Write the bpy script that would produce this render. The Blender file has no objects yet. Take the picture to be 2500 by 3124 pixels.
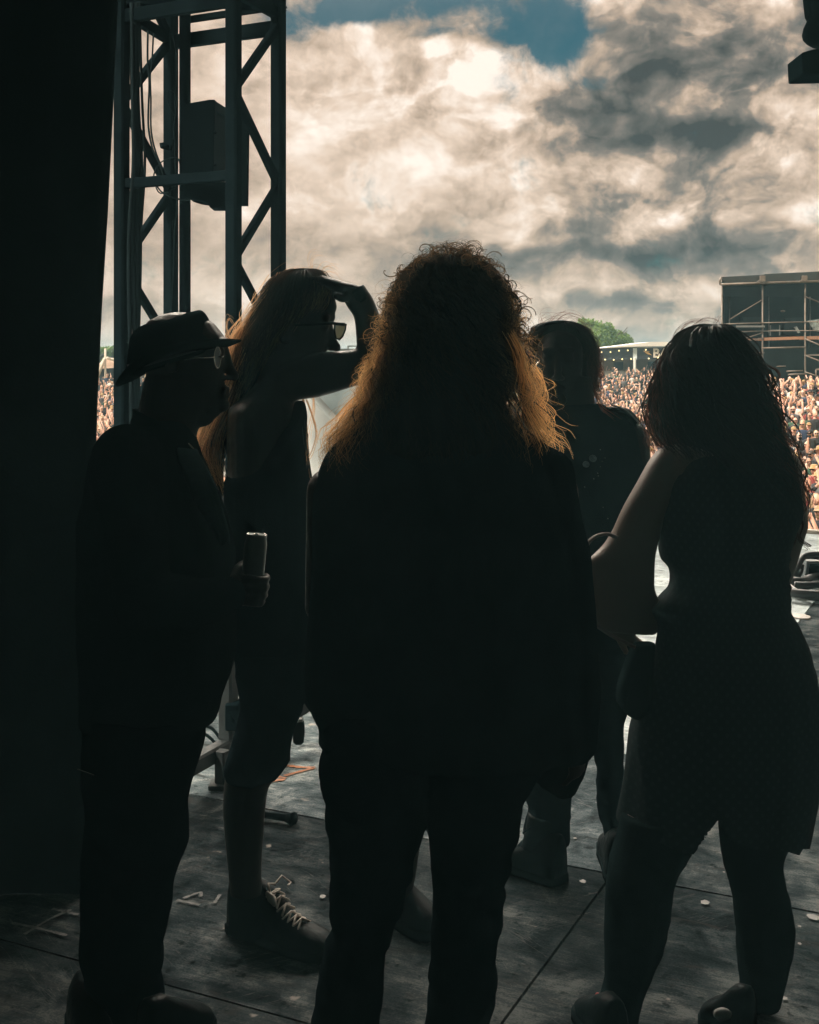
import bpy, bmesh, math, random
import numpy as np
from mathutils import Vector, Matrix, noise as mnoise
random.seed(7); rng = np.random.default_rng(7)
R = math.radians
scene = bpy.context.scene
COL = scene.collection

# ------------------------------------------------------------------ camera
F = 3700.0; CX = 1250.0; HY = 1100.0; EYE = 1.6
cam = bpy.data.cameras.new("camera"); camo = bpy.data.objects.new("camera", cam); COL.objects.link(camo)
camo.location = (0, 0, EYE); camo.rotation_euler = (R(90), 0, 0)
cam.sensor_fit = 'VERTICAL'; cam.sensor_height = 36; cam.sensor_width = 36
cam.lens = F / 3124 * 36; cam.shift_y = -(1562 - HY) / 3124
cam.clip_start = 0.05; cam.clip_end = 3000
scene.camera = camo
scene.view_settings.view_transform = 'Standard'; scene.view_settings.look = 'None'
scene.view_settings.exposure = 0.36; scene.view_settings.gamma = 1
scene.cycles.use_denoising = True
scene.cycles.max_bounces = 8; scene.cycles.transparent_max_bounces = 8
scene.cycles.volume_bounces = 0; scene.cycles.volume_max_steps = 48
scene.cycles.sample_clamp_indirect = 4

# ------------------------------------------------------------------ node helpers
class NT:
    def __init__(s, tree):
        s.t = tree; s.n = tree.nodes; s.l = tree.links
    def node(s, typ, **kw):
        nd = s.n.new(typ)
        for k, v in kw.items(): setattr(nd, k, v)
        return nd
    def put(s, sock, v):
        if isinstance(v, bpy.types.NodeSocket): s.l.new(v, sock)
        elif v is not None: sock.default_value = v
    def m(s, op, a, b=None, c=None, clamp=False):
        nd = s.node('ShaderNodeMath', operation=op); nd.use_clamp = clamp
        s.put(nd.inputs[0], a); s.put(nd.inputs[1], b) if b is not None else None
        if c is not None: s.put(nd.inputs[2], c)
        return nd.outputs[0]
    def v(s, op, a, b=None):
        nd = s.node('ShaderNodeVectorMath', operation=op)
        s.put(nd.inputs[0], a)
        if b is not None:
            if op == 'SCALE': s.put(nd.inputs[3], b)
            else: s.put(nd.inputs[1], b)
        return nd.outputs['Value'] if op in ('DOT_PRODUCT', 'LENGTH') else nd.outputs[0]
    def xyz(s, x, y, z=0.0):
        nd = s.node('ShaderNodeCombineXYZ'); s.put(nd.inputs[0], x); s.put(nd.inputs[1], y); s.put(nd.inputs[2], z)
        return nd.outputs[0]
    def sep(s, a):
        nd = s.node('ShaderNodeSeparateXYZ'); s.put(nd.inputs[0], a); return nd.outputs
    def noise(s, vec, scale=5, detail=5, rough=.5, dist=0, col=False):
        nd = s.node('ShaderNodeTexNoise'); s.put(nd.inputs['Vector'], vec)
        s.put(nd.inputs['Scale'], scale); s.put(nd.inputs['Detail'], detail); s.put(nd.inputs['Roughness'], rough); s.put(nd.inputs['Distortion'], dist)
        return nd.outputs['Color'] if col else nd.outputs[0]
    def mr(s, a, f0, f1, t0=0., t1=1., smooth=False):
        nd = s.node('ShaderNodeMapRange'); nd.interpolation_type = 'SMOOTHSTEP' if smooth else 'LINEAR'
        for i, x in enumerate((a, f0, f1, t0, t1)): s.put(nd.inputs[i], x)
        return nd.outputs[0]
    def ramp(s, a, stops, interp='LINEAR'):
        nd = s.node('ShaderNodeValToRGB'); cr = nd.color_ramp; cr.interpolation = interp
        while len(cr.elements) < len(stops): cr.elements.new(.5)
        for e, (p, c) in zip(cr.elements, stops): e.position = p; e.color = (*c, 1)
        s.put(nd.inputs[0], a); return nd.outputs[0]
    def mix(s, f, a, b, blend='MIX'):
        nd = s.node('ShaderNodeMix', data_type='RGBA', blend_type=blend)
        s.put(nd.inputs[0], f); s.put(nd.inputs[6], a if not isinstance(a, tuple) else (*a, 1)); s.put(nd.inputs[7], b if not isinstance(b, tuple) else (*b, 1))
        return nd.outputs[2]

# ------------------------------------------------------------------ sky
world = bpy.data.worlds.new("World"); scene.world = world; world.use_nodes = True
w = NT(world.node_tree); w.n.clear()
SUN_AZ, SUN_EL = R(-125), R(52)      # azimuth from +Y towards +X
sky = w.node('ShaderNodeTexSky'); sky.sky_type = 'NISHITA'; sky.sun_disc = False
sky.sun_elevation = SUN_EL; sky.sun_rotation = SUN_AZ; sky.altitude = 50; sky.air_density = 1; sky.dust_density = 1
tc = w.node('ShaderNodeTexCoord').outputs['Generated']
dx, dy, dz = w.sep(tc)
az = w.m('ARCTAN2', dx, dy); el = w.m('ARCSINE', dz)
elp = w.m('ADD', w.m('ABSOLUTE', el), .12)
def AE(px, py):
    x = (px - CX) / F; z = (HY - py) / F
    return math.atan(x), math.atan(z / math.hypot(1, x))
p0 = w.xyz(az, el, 0.0)
# turbulence that bends everything (clouds shrink towards the horizon)
wn = w.noise(w.v('MULTIPLY', p0, (1, 1.5, 1)), 9, 2, .5, 0, True)
warp = w.v('MULTIPLY', w.v('SUBTRACT', wn, (.5, .5, .5)), (.05, .034, 0))
pw = w.v('ADD', p0, warp)
wn2 = w.noise(w.v('MULTIPLY', p0, (1, 1.6, 1)), 38, 3, .5, 0, True)
pw = w.v('ADD', pw, w.v('MULTIPLY', w.v('SUBTRACT', wn2, (.5, .5, .5)), (.008, .006, 0)))
def blob(px, py, rx, ry, amp, pv=pw):
    u, v_ = AE(px, py)
    q = w.v('MULTIPLY', w.v('SUBTRACT', pv, (u, v_, 0)), (F / rx, F / ry, 0))
    d2 = w.v('DOT_PRODUCT', q, q)
    return w.m('MULTIPLY', w.m('EXPONENT', w.m('MULTIPLY', d2, -1.0)), amp)
def total(lst):
    a = lst[0]
    for b in lst[1:]: a = w.m('ADD', a, b)
    return a
BL = [  # px, py, rx, ry, amp : light and dark cloud masses
 (1000, 330, 300, 240, .30), (1480, 200, 160, 90, .10), (1340, 150, 110, 80, .08), (1700, 330, 200, 120, .10),
 (1250, 220, 150, 60, -.22), (1170, 190, 90, 60, -.12), (1420, 150, 60, 50, .06), (1300, 290, 120, 40, .06),
 (1990, 60, 200, 90, .08), (2100, 180, 340, 110, -.32), (1960, 240, 130, 70, -.22), (2300, 120, 200, 120, -.10), (2420, 230, 200, 80, -.22),
 (1760, 300, 130, 50, -.26), (1900, 330, 120, 40, -.12), (2000, 400, 240, 60, -.20), (2190, 330, 220, 45, .20), (2130, 400, 250, 40, -.30),
 (1700, 480, 220, 80, .12), (2420, 420, 160, 90, .26), (2330, 500, 130, 70, .10), (2450, 620, 120, 120, .12), (1950, 450, 90, 90, .05),
 (2060, 660, 100, 42, .44), (2130, 700, 240, 60, -.16), (1900, 650, 150, 60, -.10), (2250, 560, 160, 60, -.12),
 (1830, 790, 340, 40, -.26), (2060, 770, 300, 36, -.22), (2300, 740, 200, 50, -.16), (2420, 820, 200, 60, -.08), (1600, 770, 160, 30, -.12),
 (1400, 520, 420, 200, .16), (1000, 650, 260, 120, .05), (1320, 450, 90, 120, -.06), (1480, 700, 300, 60, -.08), (950, 760, 240, 50, -.10),
 (2150, 300, 480, 300, -.05), (2000, 880, 300, 24, .10), (1900, 930, 260, 20, -.14), (2050, 960, 240, 22, -.08), (1800, 980, 300, 30, .16), (1300, 900, 500, 60, .02),
 (520, 720, 200, 50, -.06), (450, 350, 250, 300, .10), (600, 880, 200, 40, .10), (500, 960, 300, 30, -.04),
]
big = total([blob(*b) for b in BL])
ns = w.v('MULTIPLY', pw, (1, 1.2, 1))
# the deck is smooth towards the left and broken up towards the right
rough_ = w.m('ADD', .42, total([blob(2150, 300, 620, 420, .62, p0), blob(1330, 190, 260, 130, .35, p0), blob(2100, 760, 600, 200, .30, p0), blob(1000, 300, 400, 250, .12, p0)]))
nA = w.noise(ns, 6, 6, .52)
nB = w.noise(w.v('ADD', ns, (.006, -.012, 3.0)), 17, 5, .55)
# self shading of the billows: the side towards the light is brighter
n1 = w.noise(w.v('ADD', ns, (0, 0, 7.)), 15, 4, .5); n2 = w.noise(w.v('ADD', ns, (-.012, .018, 7.)), 15, 4, .5)
rel = w.m('MULTIPLY', w.m('SUBTRACT', n1, n2), 1.2)
B = w.m('ADD', w.m('ADD', .635, big), w.m('ADD', w.m('MULTIPLY', w.m('SUBTRACT', nA, .5), .50), w.m('MULTIPLY', w.m('MULTIPLY', w.m('SUBTRACT', nB, .5), .60), rough_)))
bn_ = w.noise(w.v('ADD', ns, (0, 0, 17.)), 9, 4, .5); bn2 = w.noise(w.v('ADD', ns, (0, 0, 23.)), 24, 4, .55)
bil = w.m('ADD', w.m('MULTIPLY', w.m('ABSOLUTE', w.m('SUBTRACT', bn_, .5)), 1.5), w.m('MULTIPLY', w.m('ABSOLUTE', w.m('SUBTRACT', bn2, .5)), 1.1))
B = w.m('ADD', B, w.m('MULTIPLY', w.m('SUBTRACT', bil, .22), rough_))
e1 = w.noise(w.v('ADD', ns, (0, 0, 41.)), 8, 8, .55); e2 = w.noise(w.v('ADD', ns, (0, 0, 47.)), 13, 8, .55)
edge = w.m('SUBTRACT', w.m('MULTIPLY', w.mr(e1, .50, .545, 0, 1, True), .17), w.m('MULTIPLY', w.mr(e2, .52, .565, 0, 1, True), .15))
B = w.m('ADD', B, w.m('MULTIPLY', edge, rough_))
f1 = w.noise(w.v('ADD', ns, (0, 0, 31.)), 42, 5, .6); f2 = w.noise(w.v('ADD', ns, (-.004, .006, 31.)), 42, 5, .6)
rel = w.m('ADD', rel, w.m('MULTIPLY', w.m('SUBTRACT', f1, f2), .55))
B = w.m('ADD', B, w.m('MULTIPLY', rel, rough_))
ccol = w.ramp(B, [(0.0, (.050, .058, .058)), (.22, (.115, .112, .102)), (.42, (.21, .185, .158)), (.60, (.45, .34, .255)), (.78, (.68, .53, .415)), (1.0, (.92, .80, .70))])
# holes of blue sky
BLUE = [(1080, 30, 200, 60, 1.0), (1230, 40, 170, 50, .7), (1480, 50, 260, 60, .9), (1700, 95, 110, 80, 1.3), (1560, 120, 170, 40, .6), (1690, 170, 90, 55, 1.1), (1830, 235, 110, 22, .6), (1820, 60, 50, 90, .25), (1330, 110, 60, 14, .5), (880, 60, 80, 70, .5), (1400, -80, 500, 90, 1.0)]
hole = total([blob(*b) for b in BLUE])
hole = w.m('ADD', hole, w.m('MULTIPLY', w.m('SUBTRACT', w.noise(w.v('ADD', ns, (0, 0, 13.)), 17, 8, .64), .5), 4.2))
holem = w.mr(hole, .28, 1.35, 0, .95, True)
blue = w.mix(1.0, sky.outputs[0], (.008, .032, .030), 'MULTIPLY')
col = w.mix(holem, ccol, blue)
# added glow above the frame: a broad bright patch of sky that backlights hair
gq = w.v('MULTIPLY', w.v('SUBTRACT', p0, (R(-8), R(33), 0)), (1 / R(26), 1 / R(6.3), 0))
glow = w.m('MULTIPLY', w.m('EXPONENT', w.m('MULTIPLY', w.v('DOT_PRODUCT', gq, gq), -1.0)), 52.0)
glow = w.m('MULTIPLY', glow, w.m('GREATER_THAN', dy, 0.0))
gadd = w.v('SCALE', (1.0, .88, .74), glow)
col = w.v('ADD', col, gadd)
bg = w.node('ShaderNodeBackground'); w.put(bg.inputs[0], col); bg.inputs[1].default_value = 1.0
# the sky texture itself carries the physical level (x0.1) under the cloud deck
bg2 = w.node('ShaderNodeBackground'); w.put(bg2.inputs[0], sky.outputs[0]); bg2.inputs[1].default_value = 0.05
up = w.mr(el, .5, .8, 0, .45, True)
mx = w.node('ShaderNodeMixShader'); w.put(mx.inputs[0], up); w.l.new(bg.outputs[0], mx.inputs[1]); w.l.new(bg2.outputs[0], mx.inputs[2])
wo = w.node('ShaderNodeOutputWorld'); w.l.new(mx.outputs[0], wo.inputs[0])
world.cycles.sampling_method = 'MANUAL'; world.cycles.sample_map_resolution = 512

# ------------------------------------------------------------------ sun
sun = bpy.data.lights.new("sun", 'SUN'); suno = bpy.data.objects.new("sun", sun); COL.objects.link(suno)
sun.energy = 5.0; sun.angle = R(10); sun.color = (1, .86, .68)
sdir = Vector((math.sin(SUN_AZ) * math.cos(SUN_EL), math.cos(SUN_AZ) * math.cos(SUN_EL), math.sin(SUN_EL)))
suno.rotation_euler = (-sdir).to_track_quat('-Z', 'Y').to_euler()

# ------------------------------------------------------------------ geometry helpers
def P(px, py, d):
    """a point seen at photo pixel px, py at distance d (metres along +Y)"""
    return Vector(((px - CX) / F * d, d, EYE - (py - HY) / F * d))
def link(name, me, parent=None, mat=None, smooth=True):
    o = bpy.data.objects.new(name, me); COL.objects.link(o)
    if mat is not None:
        me.materials.clear()
        for m_ in (mat if isinstance(mat, (list, tuple)) else [mat]): me.materials.append(m_)
    if smooth and len(me.polygons): me.polygons.foreach_set('use_smooth', [True] * len(me.polygons))
    if parent is not None: o.parent = parent; o.matrix_parent_inverse = parent.matrix_world.inverted()
    return o
def empty(name, loc, label=None, cat=None, group=None, kind=None):
    o = bpy.data.objects.new(name, None); COL.objects.link(o); o.location = loc
    o.matrix_world = Matrix.Translation(Vector(loc))
    o.empty_display_size = .1
    return tag(o, label, cat, group, kind)
def tag(o, label=None, cat=None, group=None, kind=None):
    if label: o['label'] = label
    if cat: o['category'] = cat
    if group: o['group'] = group
    if kind: o['kind'] = kind
    return o
def mesh_from(verts, faces, name='m'):
    me = bpy.data.meshes.new(name); me.from_pydata([tuple(v) for v in verts], [], faces); me.update(); return me
def fixn(me):
    bm = bmesh.new(); bm.from_mesh(me); bmesh.ops.recalc_face_normals(bm, faces=bm.faces); bm.to_mesh(me); bm.free(); return me
class MB:
    """collects simple solids into one mesh"""
    def __init__(s): s.v = []; s.f = []
    def add(s, vs, fs):
        n = len(s.v); s.v += [Vector(v) for v in vs]; s.f += [tuple(i + n for i in f) for f in fs]; return s
    def rings(s, rings, closed=False, cap=True):
        n = len(s.v); k = len(rings[0])
        for r in rings: s.v += [Vector(p) for p in r]
        m_ = len(rings)
        for i in range(m_ - (0 if closed else 1)):
            a, b = n + i * k, n + ((i + 1) % m_) * k
            for j in range(k): s.f.append((a + j, a + (j + 1) % k, b + (j + 1) % k, b + j))
        if cap and not closed:
            s.f.append(tuple(n + j for j in reversed(range(k)))); s.f.append(tuple(n + (m_ - 1) * k + j for j in range(k)))
        return s
    def box(s, c, size, rz=0, bevel=0):
        hx, hy, hz = [q / 2 for q in size]; b = bevel or min(hx, hy, hz) * .12
        M = Matrix.Translation(Vector(c)) @ Matrix.Rotation(rz, 4, 'Z')
        rr = []
        for z, i in ((-hz, b), (-hz + b, 0), (hz - b, 0), (hz, b)):
            x, y = hx - i, hy - i
            rr.append([M @ Vector(q) for q in ((-x + b, -y, z), (x - b, -y, z), (x, -y + b, z), (x, y - b, z), (x - b, y, z), (-x + b, y, z), (-x, y - b, z), (-x, -y + b, z))])
        return s.rings(rr)
    def bar(s, a, b, w_, h=None, up=(0, 0, 1)):
        a, b = Vector(a), Vector(b); h = h or w_; t = (b - a).normalized(); u = Vector(up)
        if abs(t.dot(u)) > .95: u = Vector((.434, .9, 0))
        x = t.cross(u).normalized(); y = x.cross(t).normalized(); c = min(w_, h) * .14; X, Y = w_ / 2, h / 2
        prof = [(-X + c, -Y), (X - c, -Y), (X, -Y + c), (X, Y - c), (X - c, Y), (-X + c, Y), (-X, Y - c), (-X, -Y + c)]
        return s.rings([[q + x * i + y * j for i, j in prof] for q in (a, b)])
    def tube(s, pts, rad, k=8, cap=True):
        pts = [Vector(p) for p in pts]; n = len(pts)
        rads = rad if isinstance(rad, (list, tuple)) else [rad] * n
        rr = []; ref = None
        for i, p in enumerate(pts):
            t = (pts[min(i + 1, n - 1)] - pts[max(i - 1, 0)])
            t = t.normalized() if t.length > 1e-9 else Vector((0, 0, 1))
            if ref is None: ref = t.orthogonal().normalized()
            x = (ref - t * ref.dot(t)); x = x.normalized() if x.length > 1e-6 else t.orthogonal().normalized(); ref = x; y = t.cross(x)
            rr.append([p + (x * math.cos(a) + y * math.sin(a)) * rads[i] for a in [2 * math.pi * j / k for j in range(k)]])
        return s.rings(rr, cap=cap)
    def ball(s, c, r, k=12, m_=8, rot=None):
        c = Vector(c); r = (r, r, r) if isinstance(r, (int, float)) else r; rr = []
        for i in range(m_ + 1):
            th = math.pi * min(max(i / m_, .02), .98); z = math.cos(th)
            ring = [Vector((math.sin(th) * math.cos(a) * r[0], math.sin(th) * math.sin(a) * r[1], z * r[2])) for a in [2 * math.pi * j / k for j in range(k)]]
            if rot is not None: ring = [rot @ q for q in ring]
            rr.append([c + q for q in ring])
        return s.rings(rr)
    def capsule(s, pts, rad, k=12):
        """tube with round ends"""
        pts = [Vector(p) for p in pts]; rads = list(rad) if isinstance(rad, (list, tuple)) else [rad] * len(pts)
        a = (pts[0] - pts[1]).normalized(); b = (pts[-1] - pts[-2]).normalized(); P_ = []; R_ = []
        for f, g in ((.95, .3), (.7, .71), (.35, .94)): P_.append(pts[0] + a * rads[0] * f); R_.append(rads[0] * g)
        P_ += pts; R_ += rads
        for f, g in ((.35, .94), (.7, .71), (.95, .3)): P_.append(pts[-1] + b * rads[-1] * f); R_.append(rads[-1] * g)
        return s.tube(P_, R_, k)
    def build(s, name, mat, parent=None, smooth=True, fix=True):
        me = mesh_from(s.v, s.f, name)
        if fix: fixn(me)
        return link(name, me, parent, mat, smooth)
def crom(pts, sub=4):
    """Catmull-Rom through tuples"""
    a = np.array(pts, float); n = len(a); out = []
    for i in range(n - 1):
        p0_, p1, p2, p3 = a[max(i - 1, 0)], a[i], a[i + 1], a[min(i + 2, n - 1)]
        for k in range(sub):
            t = k / sub
            out.append(.5 * ((2 * p1) + (-p0_ + p2) * t + (2 * p0_ - 5 * p1 + 4 * p2 - p3) * t * t + (-p0_ + 3 * p1 - 3 * p2 + p3) * t ** 3))
    out.append(a[-1]); return np.array(out)
def loft(mb, secs, k=26, sub=4, scale=1.0, sq=1.0, capr=True):
    """secs: (Lx,Ly,Rx,Ry,thick,depth): elliptic cross-sections whose left/right ends are at those photo pixels"""
    S = crom(secs, sub); rr = []
    rows = [(q, 1.0) for q in S]
    for (Lx, Ly, Rx, Ry, th, d), f in rows:
        L, R_ = P(Lx, Ly, d), P(Rx, Ry, d); c = (L + R_) / 2; a = (R_ - L) / 2 * scale
        vd = Vector((c.x, c.y, 0)).normalized()
        b = (vd - a.normalized() * vd.dot(a.normalized())).normalized() * th / 2 * scale
        ring = []
        for j in range(k):
            t = 2 * math.pi * j / k; ct, st = math.cos(t), math.sin(t)
            ring.append(c + a * math.copysign(abs(ct) ** sq, ct) + b * math.copysign(abs(st) ** sq, st))
        rr.append(ring)
    mb.rings(rr); return mb
def hs(d, rows):
    """horizontal sections (y, L, R, thick[, depth]) -> general sections"""
    return [(r[1], r[0], r[2], r[0], r[3], r[4] if len(r) > 4 else d) for r in rows]
def remesh(mb, name, mat, parent=None, voxel=.008, smooth=3, wrinkle=0, wf=(7, 7, 16), seed=0, fine=0):
    me = fixn(mesh_from(mb.v, mb.f, name)); o = bpy.data.objects.new('tmp', me); COL.objects.link(o)
    m_ = o.modifiers.new('r', 'REMESH'); m_.mode = 'VOXEL'; m_.voxel_size = voxel
    s_ = o.modifiers.new('s', 'SMOOTH'); s_.factor = .5; s_.iterations = smooth
    dg = bpy.context.evaluated_depsgraph_get(); dg.update()
    new = bpy.data.meshes.new_from_object(o.evaluated_get(dg)); new.name = name
    bpy.data.objects.remove(o)
    if wrinkle or fine:
        n = len(new.vertices); co = np.empty(n * 3); no = np.empty(n * 3)
        new.vertices.foreach_get('co', co); new.vertices.foreach_get('normal', no) if hasattr(new.vertices[0], 'normal') else None
        co = co.reshape(-1, 3); no = no.reshape(-1, 3)
        disp = np.zeros(n)
        for i in range(n):
            x, y, z = co[i]
            if wrinkle:
                a_ = mnoise.noise((x * wf[0] + seed, y * wf[1], z * wf[2] + x * 9))
                b_ = mnoise.noise((x * wf[0] * 2.3, y * wf[1] * 2.3 + seed, z * wf[2] * 2.1 - x * 14))
                disp[i] += wrinkle * (1 - 2 * abs(a_)) * .7 + wrinkle * .6 * b_
            if fine: disp[i] += fine * mnoise.noise((x * 60, y * 60, z * 60 + seed))
        co += no * disp[:, None]; new.vertices.foreach_set('co', co.ravel()); new.update()
    return link(name, new, parent, mat)

# ------------------------------------------------------------------ materials
MATS = {}
def pmat(name, base, rough=.6, metal=0, spec=.5, noise_scale=0, noise_amt=.25, bump=0, bscale=60, sheen=0, transl=0, coat=0, stretch=(1, 1, 1), bdist=.004):
    if name in MATS: return MATS[name]
    m_ = bpy.data.materials.new(name); m_.use_nodes = True; t = NT(m_.node_tree); b = t.n['Principled BSDF']
    b.inputs['Roughness'].default_value = rough; b.inputs['Metallic'].default_value = metal
    b.inputs['Specular IOR Level'].default_value = spec; b.inputs['Sheen Weight'].default_value = sheen; b.inputs['Coat Weight'].default_value = coat
    b.inputs['Base Color'].default_value = (*base, 1)
    oc = t.node('ShaderNodeTexCoord').outputs['Object']; oc = t.v('MULTIPLY', oc, stretch)
    if noise_scale:
        f = t.noise(oc, noise_scale, 6, .6); f = t.mr(f, .3, .7, 1 - noise_amt, 1 + noise_amt)
        t.put(b.inputs['Base Color'], t.mix(1.0, (*base,), t.xyz(f, f, f), 'MULTIPLY'))
        t.put(b.inputs['Roughness'], t.mr(t.noise(oc, noise_scale * 1.7, 4), .3, .7, max(rough - .12, .02), min(rough + .12, 1)))
    if bump:
        bn = t.node('ShaderNodeBump'); bn.inputs['Strength'].default_value = bump; bn.inputs['Distance'].default_value = bdist
        t.put(bn.inputs['Height'], t.noise(oc, bscale, 4, .6)); t.l.new(bn.outputs[0], b.inputs['Normal'])
    if transl:
        tr = t.node('ShaderNodeBsdfTranslucent'); tr.inputs[0].default_value = (*base, 1); ms = t.node('ShaderNodeMixShader'); ms.inputs[0].default_value = transl
        out = t.n['Material Output']; t.l.new(b.outputs[0], ms.inputs[1]); t.l.new(tr.outputs[0], ms.inputs[2]); t.l.new(ms.outputs[0], out.inputs[0])
    MATS[name] = m_; return m_
def cloth(name, c, rough=.9, bs=350, sheen=.15):
    return pmat(name, c, rough, spec=0, noise_scale=9, noise_amt=.2, bump=.4, bscale=bs, sheen=0)
K = 1.0
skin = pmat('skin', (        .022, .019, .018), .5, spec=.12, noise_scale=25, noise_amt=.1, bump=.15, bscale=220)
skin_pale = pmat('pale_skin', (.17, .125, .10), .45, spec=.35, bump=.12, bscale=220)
black_cloth = cloth('black_cloth', (.014, .024, .027))
black_coat = cloth('black_coat', (.014, .024, .028), .8)
denim = cloth('dark_denim', (.011, .019, .024), .9)
lapel_m = cloth('ribbed_lapel', (.05, .08, .09), .75, 200)
drape_m = cloth('black_drape', (.014, .024, .027), .95, 120, 0)
leather = pmat('black_leather', (.008, .013, .015), .45, spec=.02, noise_scale=20, noise_amt=.3, bump=.3, bscale=70)
rubber = pmat('rubber', (.012, .018, .020), .8, spec=0, noise_scale=14, bump=.3, bscale=50)
lace_m = pmat('lace', (.42, .38, .34), .9, bump=.3, bscale=300)
metal_dark = pmat('black_metal', (.005, .010, .013), .9, spec=0, noise_scale=6, noise_amt=.35, bump=.15, bscale=40)
metal_grey = pmat('grey_metal', (.20, .22, .22), .45, metal=.6, noise_scale=8, noise_amt=.3, bump=.1, bscale=60)
galv = pmat('galvanised_tube', (.19, .155, .13), .5, metal=.25, noise_scale=3, noise_amt=.3)
chrome = pmat('chrome', (.75, .72, .68), .12, metal=1)
lens_m = pmat('dark_lens', (.02, .035, .04), .05, spec=1.0, coat=1)
cable_m = pmat('black_cable', (.012, .020, .024), .8, spec=0)
can_m = pmat('can_aluminium', (.13, .155, .15), .4, metal=.9)
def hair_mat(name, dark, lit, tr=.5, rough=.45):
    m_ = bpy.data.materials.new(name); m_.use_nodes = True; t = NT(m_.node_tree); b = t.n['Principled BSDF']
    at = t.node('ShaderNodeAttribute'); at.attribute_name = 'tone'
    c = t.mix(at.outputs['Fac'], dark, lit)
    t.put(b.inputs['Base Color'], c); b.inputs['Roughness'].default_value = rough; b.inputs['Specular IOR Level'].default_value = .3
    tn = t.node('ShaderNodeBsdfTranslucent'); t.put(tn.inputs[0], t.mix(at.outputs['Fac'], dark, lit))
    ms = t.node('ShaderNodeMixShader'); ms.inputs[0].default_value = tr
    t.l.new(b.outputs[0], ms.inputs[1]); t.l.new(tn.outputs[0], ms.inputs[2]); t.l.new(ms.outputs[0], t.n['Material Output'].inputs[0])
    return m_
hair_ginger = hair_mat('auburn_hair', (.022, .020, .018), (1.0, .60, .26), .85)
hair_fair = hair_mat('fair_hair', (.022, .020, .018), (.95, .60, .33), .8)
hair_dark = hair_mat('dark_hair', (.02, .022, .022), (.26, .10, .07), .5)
hair_core = pmat('hair_mass', (.018, .024, .024), .7, spec=.0, noise_scale=30, noise_amt=.4, bump=.6, bscale=90, stretch=(1, 1, .15))

# ------------------------------------------------------------------ stage floor, drapes and roof
TH = R(25.7); SD = Vector((math.cos(TH), -math.sin(TH), 0)); CD = Vector((math.sin(TH), math.cos(TH), 0))
def SC(s_, c_, z=0.0): return SD * s_ + CD * c_ + Vector((0, 0, z))
def ground_z(x, y):
    a = math.atan2(x, max(y, .1)); sm = lambda t: max(0, min(1, t)) ** 2 * (3 - 2 * max(0, min(1, t)))
    mid = -3.0 + 2.1 * sm((y - 70) / 50)
    right = -3.0 + 2.1 * sm((y - 26) / 34)
    k = sm((a - .235) / .06)
    return mid * (1 - k) + right * k - 0.0 + 4.0 * sm((y - 150) / 250)

fm = bpy.data.materials.new('stage_ply'); fm.use_nodes = True; t = NT(fm.node_tree); b = t.n['Principled BSDF']
oc = t.node('ShaderNodeTexCoord').outputs['Object']
rot = t.node('ShaderNodeMapping'); rot.inputs['Rotation'].default_value = (0, 0, TH); t.put(rot.inputs[0], oc); oc = rot.outputs[0]
st = t.noise(t.v('MULTIPLY', oc, (2.0, 26, 1)), 3, 7, .7)
st2 = t.noise(t.v('MULTIPLY', oc, (5, 120, 1)), 2, 3, .6)
bl = t.noise(oc, 1.3, 6, .62)
sp = t.noise(oc, 28, 3, .5)
bl2 = t.noise(t.v('ADD', oc, (3, 8, 0)), 6.5, 8, .68, .6); gr = t.noise(oc, 170, 3, .6)
f = t.m('ADD', t.m('ADD', t.m('MULTIPLY', st, .20), t.m('MULTIPLY', bl2, .48)), t.m('ADD', t.m('MULTIPLY', bl, .34), t.m('ADD', t.m('MULTIPLY', st2, .07), t.m('MULTIPLY', gr, .16))))
c = t.ramp(f, [(.53, (.030, .040, .046)), (.60, (.095, .125, .140)), (.65, (.20, .24, .255)), (.72, (.50, .55, .55))])
dirt = t.mr(sp, .30, .40, .25, 1)
c = t.mix(1.0, c, t.xyz(dirt, dirt, dirt), 'MULTIPLY')
for a_, sc2 in ((.5, (1.2, 22, 1)), (-.9, (1.6, 26, 1))):
    mp_ = t.node('ShaderNodeMapping'); mp_.inputs['Rotation'].default_value = (0, 0, a_); t.put(mp_.inputs[0], oc)
    ln_ = t.noise(t.v('MULTIPLY', mp_.outputs[0], sc2), 1.1, 3, .5)
    sl = t.m('MULTIPLY', t.m('LESS_THAN', t.m('ABSOLUTE', t.m('SUBTRACT', ln_, .5)), .0035), t.mr(t.noise(t.v('ADD', oc, (a_ * 9, 0, 0)), 2.2, 3, .5), .5, .62, 0, .55))
    c = t.mix(sl, c, (.55, .58, .58))
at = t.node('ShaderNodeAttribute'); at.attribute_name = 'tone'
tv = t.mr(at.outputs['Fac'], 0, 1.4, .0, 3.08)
c = t.mix(t.mr(at.outputs['Fac'], .3, 1.2, 0, .72), c, (.22, .245, .245))   # boards toned as daylit vary less
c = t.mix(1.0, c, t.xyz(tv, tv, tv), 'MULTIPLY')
# dark scuffs and paler worn spots
sc_ = t.noise(t.v('MULTIPLY', oc, (1.2, 5, 1)), 4.5, 5, .7, 1.5); c = t.mix(t.mr(sc_, .57, .66, 0, .85), c, (.035, .035, .035))
wp = t.noise(t.v('ADD', oc, (9, 4, 0)), 9, 3, .5); c = t.mix(t.mr(wp, .70, .74, 0, .5), c, (.5, .47, .42))
t.put(b.inputs['Base Color'], c); t.put(b.inputs['Roughness'], t.mr(f, .4, .8, .55, .75)); b.inputs['Specular IOR Level'].default_value = 0
bn = t.node('ShaderNodeBump'); bn.inputs['Strength'].default_value = .5; bn.inputs['Distance'].default_value = .002; t.put(bn.inputs['Height'], f); t.l.new(bn.outputs[0], b.inputs['Normal'])

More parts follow.
